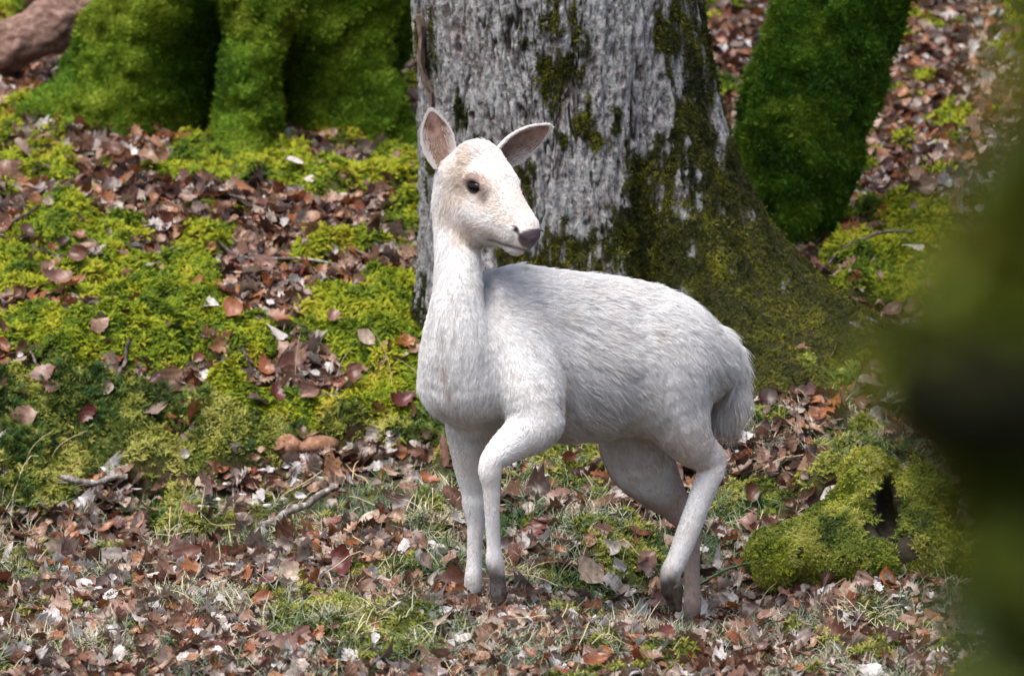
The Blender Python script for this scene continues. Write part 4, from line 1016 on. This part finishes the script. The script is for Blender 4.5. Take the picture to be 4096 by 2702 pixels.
# ------------------------------------------------------------------ rotten stump
def ground_at(qx, qy):
    """ground point seen at a pixel of the 2377-wide view of the photograph"""
    ys = np.linspace(-1.5, 7.5, 600); u = (qx * K - 2048.0) / FPX; v = (1351.0 - qy * K) / FPX
    d = np.array([u, math.cos(PITCH) + v * math.sin(PITCH), -math.sin(PITCH) + v * math.cos(PITCH)]); P = CAM + d * ((ys - CAM[1]) / d[1])[:, None]
    below = P[:, 2] < height(P[:, 0], P[:, 1]); return P[np.argmax(below)].copy()
def stump():
    c = ground_at(2040, 1350); gz = float(height(np.array([c[0]]), np.array([c[1] + .15]))[0]); c = np.array([c[0], c[1] + .15, gz])
    S = Implicit(c + np.array([-.34, -.30, -.10]), c + np.array([.36, .30, .36]), .011)
    def A(x, y, z): return c + np.array([x, y, z])
    S.ell(A(-.02, .02, -.02), np.eye(3), (.31, .20, .10), .05)
    S.cone(A(-.03, .03, 0), A(-.01, .05, .165), .13, .075, .05); S.cone(A(.12, -.0, 0), A(.13, .03, .14), .09, .06, .04)
    S.cone(A(-.14, -.05, 0), A(-.26, -.12, -.03), .08, .04, .05); S.cone(A(.1, -.1, 0), A(.27, -.14, -.03), .07, .04, .05)
    S.ell(A(.03, -.10, .12), np.eye(3), (.034, .17, .085), .012, True)
    V, F = S.mesh(); V = V + vnormals(V, F)[0] * ((fbm(V * 15, 3, 700) - .5) * .07)[:, None]
    root = empty('mossy_stump', c, label='rotten moss-grown stump with a dark hollow at the right of the deer', cat='stump')
    m, nt, b = mat_new('rotten_wood'); nt.links.new(ramp(nt, noise(nt, geopos(nt), 40, 5, .7), [(.3, (.007, .006, .004)), (.6, (.022, .017, .010)), (.8, (.05, .042, .016))]), b.inputs['Base Color'])
    obj('wood', mesh_np('wood', V, F, m), root)
    hol = A(.03, -.10, .12)
    def wf(p): return (np.linalg.norm((p - hol) / np.array([.042, .20, .095]), axis=1) > 1) * (fbm(p * 11, 3, 702) > .30)
    moss_on('moss', V, F, 3200, C_BANK, root, lambda p: wf(p) * (fbm(p * 7, 2, 703) > .5), (.45, .95), .1, 12, 6, label='yellow-green moss clumps on the stump')
    moss_on('moss', V, F, 12000, C_DULL, root, wf, (.5, 1.05), .1, 12, 5, label='olive and yellow moss growing over the stump')
stump()

# ------------------------------------------------------------------ individual fallen leaves
PAL = {'dark brown': (.050, .025, .018), 'chestnut brown': (.12, .048, .029), 'rust orange': (.26, .092, .034), 'tan': (.27, .165, .115), 'pinkish brown': (.21, .115, .09), 'wine red': (.11, .027, .022), 'pale buff': (.40, .32, .25), 'bleached grey-white': (.50, .475, .45)}
LM = {k: leaf_shader(k.replace(' ', '_').replace('-', '_') + '_leaf', v) for k, v in PAL.items()}
SHAPES = {'lobed oak': ('oak', .078), 'oval beech': ('beech', .068), 'pointed maple': ('maple', .075)}
LMESH = {}
for sn, (kd, sz) in SHAPES.items():
    for v in range(4):
        for cn in PAL: LMESH[sn, v, cn] = None
def lmesh(sn, v, cn):
    if LMESH[sn, v, cn] is None:
        me = leaf_mesh('fallen_leaf', SHAPES[sn][0], 900 + v * 7 + len(sn), LM[cn], SHAPES[sn][1]); LMESH[sn, v, cn] = me
    return LMESH[sn, v, cn]
def put_leaf(x, y, sn, v, cn, where, size=1.0, up=0.0, z=None, spin=None, lab=None):
    xa, ya = np.array([x]), np.array([y]); N = gnormal(xa, ya)[0]; N = N + np.array([random.gauss(0, .3), random.gauss(0, .3) - up, .15]); N /= np.linalg.norm(N)
    X, Y, Z = frame_from_z(N[None], np.array([random.random() * 6.28 if spin is None else spin]))
    o = bpy.data.objects.new('fallen_leaf', lmesh(sn, v, cn)); o.location = (x, y, float(height(xa, ya)[0]) + (.022 if z is None else z) + .012 * size * (up > .3))
    o.rotation_euler = euler_from_axes(X, Y, Z)[0]; o.scale = (size,) * 3
    st = ('flat', 'cupped', 'curled', 'twisted')[v] if up <= .4 else 'upturned'
    link(o, label=lab or '%s %s %s leaf lying on %s' % (st, cn, sn, where), cat='leaf', group='fallen leaves on the woodland floor')
cn_all = list(PAL); cw = [.10, .20, .12, .17, .16, .05, .12, .08]
def where_of(x, y):
    m = moss_mask(np.array([x]), np.array([y]))[0]
    if m > .5: return 'the bright moss bank' if y > 1.6 else 'the dull moss below the bank' if y > .85 else 'a low moss cushion near the deer'
    if y > 3.0: return 'the leafy terrace by the mossy tree' if x < 0 else 'the far leaf slope beyond the trees'
    if y > 1.6: return 'a leafy hollow of the mossy bank' if x < .2 else 'the litter beside the tree root'
    return 'the leaf litter in front of the deer' if y < -.35 else 'the leaf litter around the deer' if y < .8 else 'the litter at the foot of the bank'
# leaves that stand out in the photograph
HERO = [(640, 950, 'lobed oak', 2, 'wine red', 1.1, .6), (540, 750, 'oval beech', 2, 'rust orange', 1.2, .7), (672, 860, 'lobed oak', 1, 'tan', 1.3, .8), (655, 730, 'lobed oak', 2, 'pinkish brown', 1.2, .3), (640, 800, 'lobed oak', 3, 'bleached grey-white', 1.0, .4),
        (170, 700, 'oval beech', 1, 'rust orange', 1.2, .5), (130, 690, 'lobed oak', 2, 'pinkish brown', 1.3, .6), (185, 625, 'oval beech', 1, 'chestnut brown', 1.2, .5), (110, 650, 'oval beech', 3, 'tan', 1.0, .3), (100, 900, 'pointed maple', 1, 'pinkish brown', 1.1, .7),
        (850, 830, 'oval beech', 0, 'pale buff', 1.0, .8), (55, 1000, 'pointed maple', 1, 'tan', 1.1, .8), (200, 1010, 'lobed oak', 2, 'wine red', .9, .8), (935, 970, 'lobed oak', 2, 'wine red', 1.2, .4), (720, 945, 'pointed maple', 0, 'pinkish brown', 1.0, .5), (820, 910, 'lobed oak', 2, 'chestnut brown', 1.1, .4),
        (140, 1320, 'lobed oak', 1, 'pale buff', 1.3, .6), (330, 1240, 'lobed oak', 0, 'dark brown', 1.1, 1.0), (800, 1340, 'lobed oak', 2, 'wine red', 1.4, .3), (1240, 1260, 'lobed oak', 1, 'wine red', 1.2, .6), (1370, 1370, 'pointed maple', 1, 'pale buff', 1.3, .7), (1300, 1180, 'lobed oak', 0, 'pinkish brown', 1.2, .4),
        (610, 1415, 'oval beech', 1, 'rust orange', 1.0, .3), (370, 1370, 'oval beech', 0, 'bleached grey-white', 1.2, .2), (1780, 1475, 'oval beech', 1, 'tan', 1.1, .4), (1935, 1185, 'oval beech', 0, 'bleached grey-white', 1.2, 1.0), (300, 385, 'lobed oak', 2, 'bleached grey-white', 1.1, .7), (265, 380, 'oval beech', 1, 'chestnut brown', 1.2, .8),
        (685, 400, 'lobed oak', 1, 'bleached grey-white', .8, .9), (425, 270, 'lobed oak', 3, 'rust orange', 1.3, .9), (1030, 1090, 'lobed oak', 1, 'pinkish brown', 1.2, .5), (1560, 1050, 'lobed oak', 2, 'tan', 1.1, .4), (1910, 1350, 'oval beech', 1, 'pale buff', 1.0, .4), (1420, 1380, 'lobed oak', 0, 'bleached grey-white', 1.1, .1)]
for (qx, qy, sn, v, cn, sz, up) in HERO:
    p = ground_at(qx, qy); put_leaf(p[0], p[1], sn, v, cn, where_of(p[0], p[1]), sz, up, .026)
left = 300 - len(HERO); tries = 0
while left > 0 and tries < 4000:
    tries += 1
    y = random.uniform(-.95, 5.2) if random.random() < .5 else random.uniform(-.95, 2.6); x = random.uniform(-1.3, 1.3) * (15 + y) / 15
    m = float(moss_mask(np.array([x]), np.array([y]))[0])
    if m > .6 and random.random() < .6: continue
    if -.5 < x < 1.0 and 1.6 < y < 3.0: continue
    if -1.6 < x < -.2 and 4.0 < y: continue
    put_leaf(x, y, random.choice(['lobed oak'] * 5 + ['oval beech'] * 4 + ['pointed maple'] * 2), random.randrange(4), random.choices(cn_all, cw)[0], where_of(x, y), random.uniform(.75, 1.3), random.choice([0, 0, .2, .5, .8])); left -= 1

# ------------------------------------------------------------------ twigs, sticks, stalks, stones, fungi
def twig_mat(name, c0, c1, c2):
    m, nt, b = mat_new(name); nt.links.new(ramp(nt, noise(nt, geopos(nt), 55, 5, .7), [(.35, c0), (.52, c1), (.66, c2)]), b.inputs['Base Color']); bump(nt, b, noise(nt, geopos(nt), 160, 4), .8, .004); return m
M_TWIG = twig_mat('twig_bark', (.03, .024, .02), (.11, .09, .08), (.22, .19, .18)); M_LICH = twig_mat('lichen_twig', (.06, .05, .04), (.20, .17, .15), (.50, .52, .50)); M_GREEN = twig_mat('green_stem', (.03, .06, .03), (.06, .11, .06), (.10, .15, .09))
def stick(name, q0, q1, r0, r1, mat, label, cat, lift=(.012, .012), bow=.02, side=None, group=None):
    a, b = ground_at(*q0), ground_at(*q1); n = 9; pts = []
    for k in range(n):
        t = k / (n - 1); p = a * (1 - t) + b * t; g = float(height(np.array([p[0]]), np.array([p[1]]))[0])
        z = max(g + r0, 0) if False else g + lift[0] * (1 - t) + lift[1] * t + r0
        pts.append([p[0] + math.sin(k * 1.7) * r0 * .8, p[1] + math.cos(k * 2.1) * r0, z + math.sin(t * math.pi) * bow + math.sin(k * 2.3) * r0 * .5])
    pts = np.array(pts); k_ = np.array([.25, .5, .25])
    for c in range(3): pts[1:-1, c] = np.convolve(pts[:, c], k_, 'valid')
    V, F = tube(pts, np.linspace(r0, r1, n), 8, .18)
    if side:
        root = empty(name, pts[0], label=label, cat=cat, group=group); obj('stem', mesh_py('stem', V, F, mat), root)
        for (t, dx, dy, dz) in side:
            i = int(t * (n - 1)); q = pts[i]; V2, F2 = tube([q, q + np.array([dx, dy, dz]) * .5, q + np.array([dx, dy, dz]) + np.array([0, 0, .004])], [r1 * .8, r1 * .6, r1 * .3], 6, .1)
            obj('side_twig', mesh_py('side_twig', V2, F2, mat), root)
    else: obj(name, mesh_py(name, V, F, mat), label=label, cat=cat, group=group)
stick('stick', (600, 1250), (775, 1165), .013, .009, M_LICH, 'broken lichen-spotted stick lying on litter ahead of the deer', 'stick', (.015, .03), .0)
stick('twig', (400, 462), (560, 478), .006, .004, M_TWIG, 'long dark twig lying across leaves below the moss-covered tree base', 'twig', (.015, .015), .01, [(.5, .07, -.02, .01)])
stick('twig', (0, 560), (85, 498), .007, .004, M_TWIG, 'grey twig slanting down over the top edge of the moss bank', 'twig', (.012, .02), .01)
stick('twig', (510, 600), (660, 655), .0055, .003, M_TWIG, 'thin brown twig lying among leaves on the mossy bank', 'twig', (.02, .02), .008, [(.6, .10, .0, .012)])
stick('twig', (580, 625), (800, 640), .006, .003, M_LICH, 'pale grey twig lying lengthwise over leaves on the mossy bank', 'twig', (.02, .02), .008)
stick('twig', (272, 888), (300, 845), .006, .005, M_TWIG, 'short dark snapped twig poking out of the bright moss', 'twig', (.01, .05), 0)
stick('twig', (70, 850), (110, 900), .004, .003, M_TWIG, 'thin bent dark twig at the lower edge of the moss bank', 'twig', (.03, .015), .01)
stick('twig', (560, 860), (620, 905), .0035, .002, M_TWIG, 'fine dark twig with forked end between curled leaves and moss', 'twig', (.02, .01), .008, [(.5, .04, 0, .02)])
stick('twig', (140, 1150), (290, 1135), .011, .008, M_LICH, 'stubby pale weathered branch piece under the dull moss', 'twig', (.012, .02), 0, [(.3, -.05, -.02, -.005)])
stick('green_stem', (1610, 1402), (1820, 1330), .0045, .003, M_GREEN, 'thin green bramble stem arching beside the hind feet', 'stem', (.03, .06), .02)
stick('green_stem', (1400, 1420), (1510, 1405), .0045, .004, M_GREEN, 'short green bramble stem lying between the deer feet', 'stem', (.012, .012), .008)
stick('twig', (2120, 560), (1890, 660), .005, .004, M_TWIG, 'brown twig lying on the moss right of the leaning tree', 'twig', (.02, .02), .01)
stick('twig', (940, 640), (985, 665), .0035, .002, M_TWIG, 'small dark twig on the leaves behind the deer neck', 'twig', (.02, .02), .005)

m, nt, b = mat_new('dry_stalk'); b.inputs['Base Color'].default_value = (.48, .40, .24, 1); M_STALK = m
def stalk(qx, qy, h, lx, ly, label):
    p = ground_at(qx, qy); p[2] = float(height(p[:1], p[1:2])[0]); n = 7
    pts = [p + np.array([lx * t ** 2, ly * t ** 2, h * (t - .15 * t * t)]) for t in np.linspace(0, 1, n)]
    V, F = tube(pts, np.linspace(.0013, .0006, n), 5); obj('dry_grass_stalk', mesh_py('dry_grass_stalk', V, F, M_STALK), label=label, cat='stalk', group='dry grass stalks')
rs = random.Random(12)
def straw(qx, qy, k):
    p = ground_at(qx, qy); az = rs.uniform(0, 6.28); L = rs.uniform(.08, .19); n = 7; pts = []
    for t in np.linspace(-.5, .5, n):
        x, y = p[0] + math.cos(az) * L * t, p[1] + math.sin(az) * L * t
        pts.append([x + .012 * math.sin(3 * t + k), y, float(height(np.array([x]), np.array([y]))[0]) + .022 + .05 * (t + .5) * rs.random()])
    pts = np.array(pts); pts[1:-1] = (pts[:-2] + pts[1:-1] * 2 + pts[2:]) / 4
    V, F = tube(pts, [.0013] * n, 5); w = where_of(p[0], p[1])
    obj('fallen_straw', mesh_py('fallen_straw', V, F, M_STALK), label='thin dry straw lying across ' + w, cat='straw', group='fallen straws on the ground')
for k in range(46):
    straw(rs.uniform(20, 2150), rs.uniform(1090, 1540), k)
for a in ((685, 900, .20, .02, 0), (780, 905, .14, .05, 0), (910, 910, .20, -.06, 0), (420, 1200, .12, .03, 0), (980, 900, .10, -.08, 0), (60, 1090, .12, .08, 0), (120, 1070, .10, .1, 0), (1410, 1130, .13, -.03, 0), (1445, 1330, .11, .03, 0), (1130, 1480, .12, .01, 0), (1760, 1430, .10, .05, 0), (2200, 1400, .16, -.03, 0), (2290, 1430, .14, .05, 0), (1900, 1420, .10, .07, 0), (560, 1240, .08, .03, 0), (1300, 1350, .07, .05, 0), (350, 1430, .07, .03, 0), (620, 1440, .08, -.02, 0)):
    p = ground_at(a[0], a[1])
    stalk(*a, 'thin straw-coloured grass stalk standing in ' + ('the moss bank' if p[1] > 1.3 else 'the leaf litter'))

def pebble(name, qx, qy, r, mat, label, cat, group=None, seed=0, sink=.3):
    p = ground_at(qx, qy); p[2] = float(height(p[:1], p[1:2])[0]) + r[2] * (1 - sink); nu, nv = 14, 9; V = []; F = []
    for i in range(nv + 1):
        for j in range(nu):
            t, a = math.pi * i / nv, 2 * math.pi * j / nu; d = np.array([math.sin(t) * math.cos(a), math.sin(t) * math.sin(a), math.cos(t)])
            V.append(p + d * np.array(r) * (0.72 + .56 * float(vnoise(d * 1.4 + seed, seed))))
    for i in range(nv):
        for j in range(nu): F.append((i * nu + j, i * nu + (j + 1) % nu, (i + 1) * nu + (j + 1) % nu, (i + 1) * nu + j))
    obj(name, mesh_py(name, V, F, mat), label=label, cat=cat, group=group)
M_STONE = twig_mat('sandstone', (.14, .07, .04), (.24, .125, .075), (.36, .22, .15)); M_CHIP = twig_mat('pale_chip', (.34, .32, .28), (.52, .50, .46), (.68, .66, .62))
pebble('stone', 672, 1062, (.045, .035, .030), M_STONE, 'rounded reddish-brown stone set in the earth under the moss bank', 'stone', None, 3, .55)
pebble('stone', 735, 1048, (.060, .04, .030), M_STONE, 'long dusty brown stone half buried beside the rounded one', 'stone', None, 8, .6)
for k in range(16):
    qx, qy = [(785, 1082), (750, 1115), (700, 1092), (610, 1100), (575, 1125), (640, 1140), (560, 1158), (590, 1175), (540, 1150), (505, 1165), (620, 1180), (660, 1165), (530, 1130), (800, 1120), (470, 1180), (690, 1120)][k]
    pebble('flint_chip', qx, qy, (.010 + .008 * random.random(), .008, .006), M_CHIP, 'small pale flint chip on the bare strip below the moss', 'stone', 'pale flint chips on bare earth', 20 + k, .2)

# ------------------------------------------------------------------ out-of-focus evergreen shrub close to the lens
def shrub():
    d = 2.35; y0 = CAM[1] + d
    def P(px, py, dy=0.0):                               # px,py in the 1024-wide picture
        return Q(px * 4, py * 4, y0 + dy)
    gz = float(base_height(np.array([.26]), np.array([y0]))[0])
    root = empty('evergreen_shrub', (.26, y0, gz), label='blurred dark evergreen shrub branch at the very front', cat='shrub')
    mS, nt, b = mat_new('shrub_stem'); nt.links.new(ramp(nt, noise(nt, geopos(nt), 90, 4), [(.35, (.005, .006, .003)), (.7, (.014, .015, .006))]), b.inputs['Base Color']); b.inputs['Specular IOR Level'].default_value = .05; b.inputs['Roughness'].default_value = 1
    mL, nt, b = mat_new('shrub_leaf'); b.inputs['Roughness'].default_value = .45
    nt.links.new(ramp(nt, nd(nt, 'ShaderNodeObjectInfo').outputs['Random'], [(0, (.035, .06, .006)), (.5, (.11, .14, .010)), (1, (.19, .18, .018))]), b.inputs['Base Color'])
    top = P(1046, -60, .05)
    pts = [np.array([.27, y0 + .02, gz - .05]), np.array([.265, y0, gz + .5]), P(1062, 760), P(1052, 560), P(1040, 420), P(1044, 250), top, top + np.array([.03, .05, .25])]
    V, F = tube(pts, [.020, .018, .016, .015, .014, .010, .008, .004], 10, .1); obj('stem', mesh_py('stem', V, F, mS), root)
    V, F = tube([P(1042, 415), P(1000, 406, -.06), P(935, 398, -.06), P(880, 386, -.06)], [.02, .023, .020, .011], 10, .1); obj('branch', mesh_py('branch', V, F, mS), root, label='dark broken side branch')
    r = random.Random(5)
    base = leaf_mesh('leaf', 'beech', 77, mL, .06); base2 = leaf_mesh('leaf', 'beech', 78, mL, .05)
    edge = [(-40, 1024), (60, 1010), (150, 986), (250, 940), (300, 905), (340, 864), (390, 858), (430, 895), (480, 936), (560, 950), (700, 958)]
    k = 0
    while k < 280:
        py = r.uniform(-60, 740); e = np.interp(py, [a for a, _ in edge], [b for _, b in edge]); px = e + 34 + abs(r.gauss(0, 48)); 
        if r.random() > (.4 if py < 200 else 1.0 if 290 < py < 440 else .75): continue
        o = bpy.data.objects.new('leaf', base if k % 2 else base2); p = P(px, py, r.uniform(-.05, .09)); o.location = p
        o.rotation_euler = (r.uniform(-.9, .9) + 1.0, r.uniform(-.7, .7), r.uniform(0, 6.28)); o.scale = (r.uniform(.7, 1.1),) * 3; link(o, root); k += 1
    for k in range(160):                                 # the rest of the bush outside the frame
        h = r.uniform(gz + .15, gz + 2.1); o = bpy.data.objects.new('leaf', base if k % 2 else base2); o.location = (.33 + abs(r.gauss(0, .10)), y0 + r.gauss(0, .13), h)
        o.rotation_euler = (r.uniform(.1, 1.9), r.uniform(-.7, .7), r.uniform(0, 6.28)); o.scale = (r.uniform(.7, 1.2),) * 3; link(o, root)
shrub()
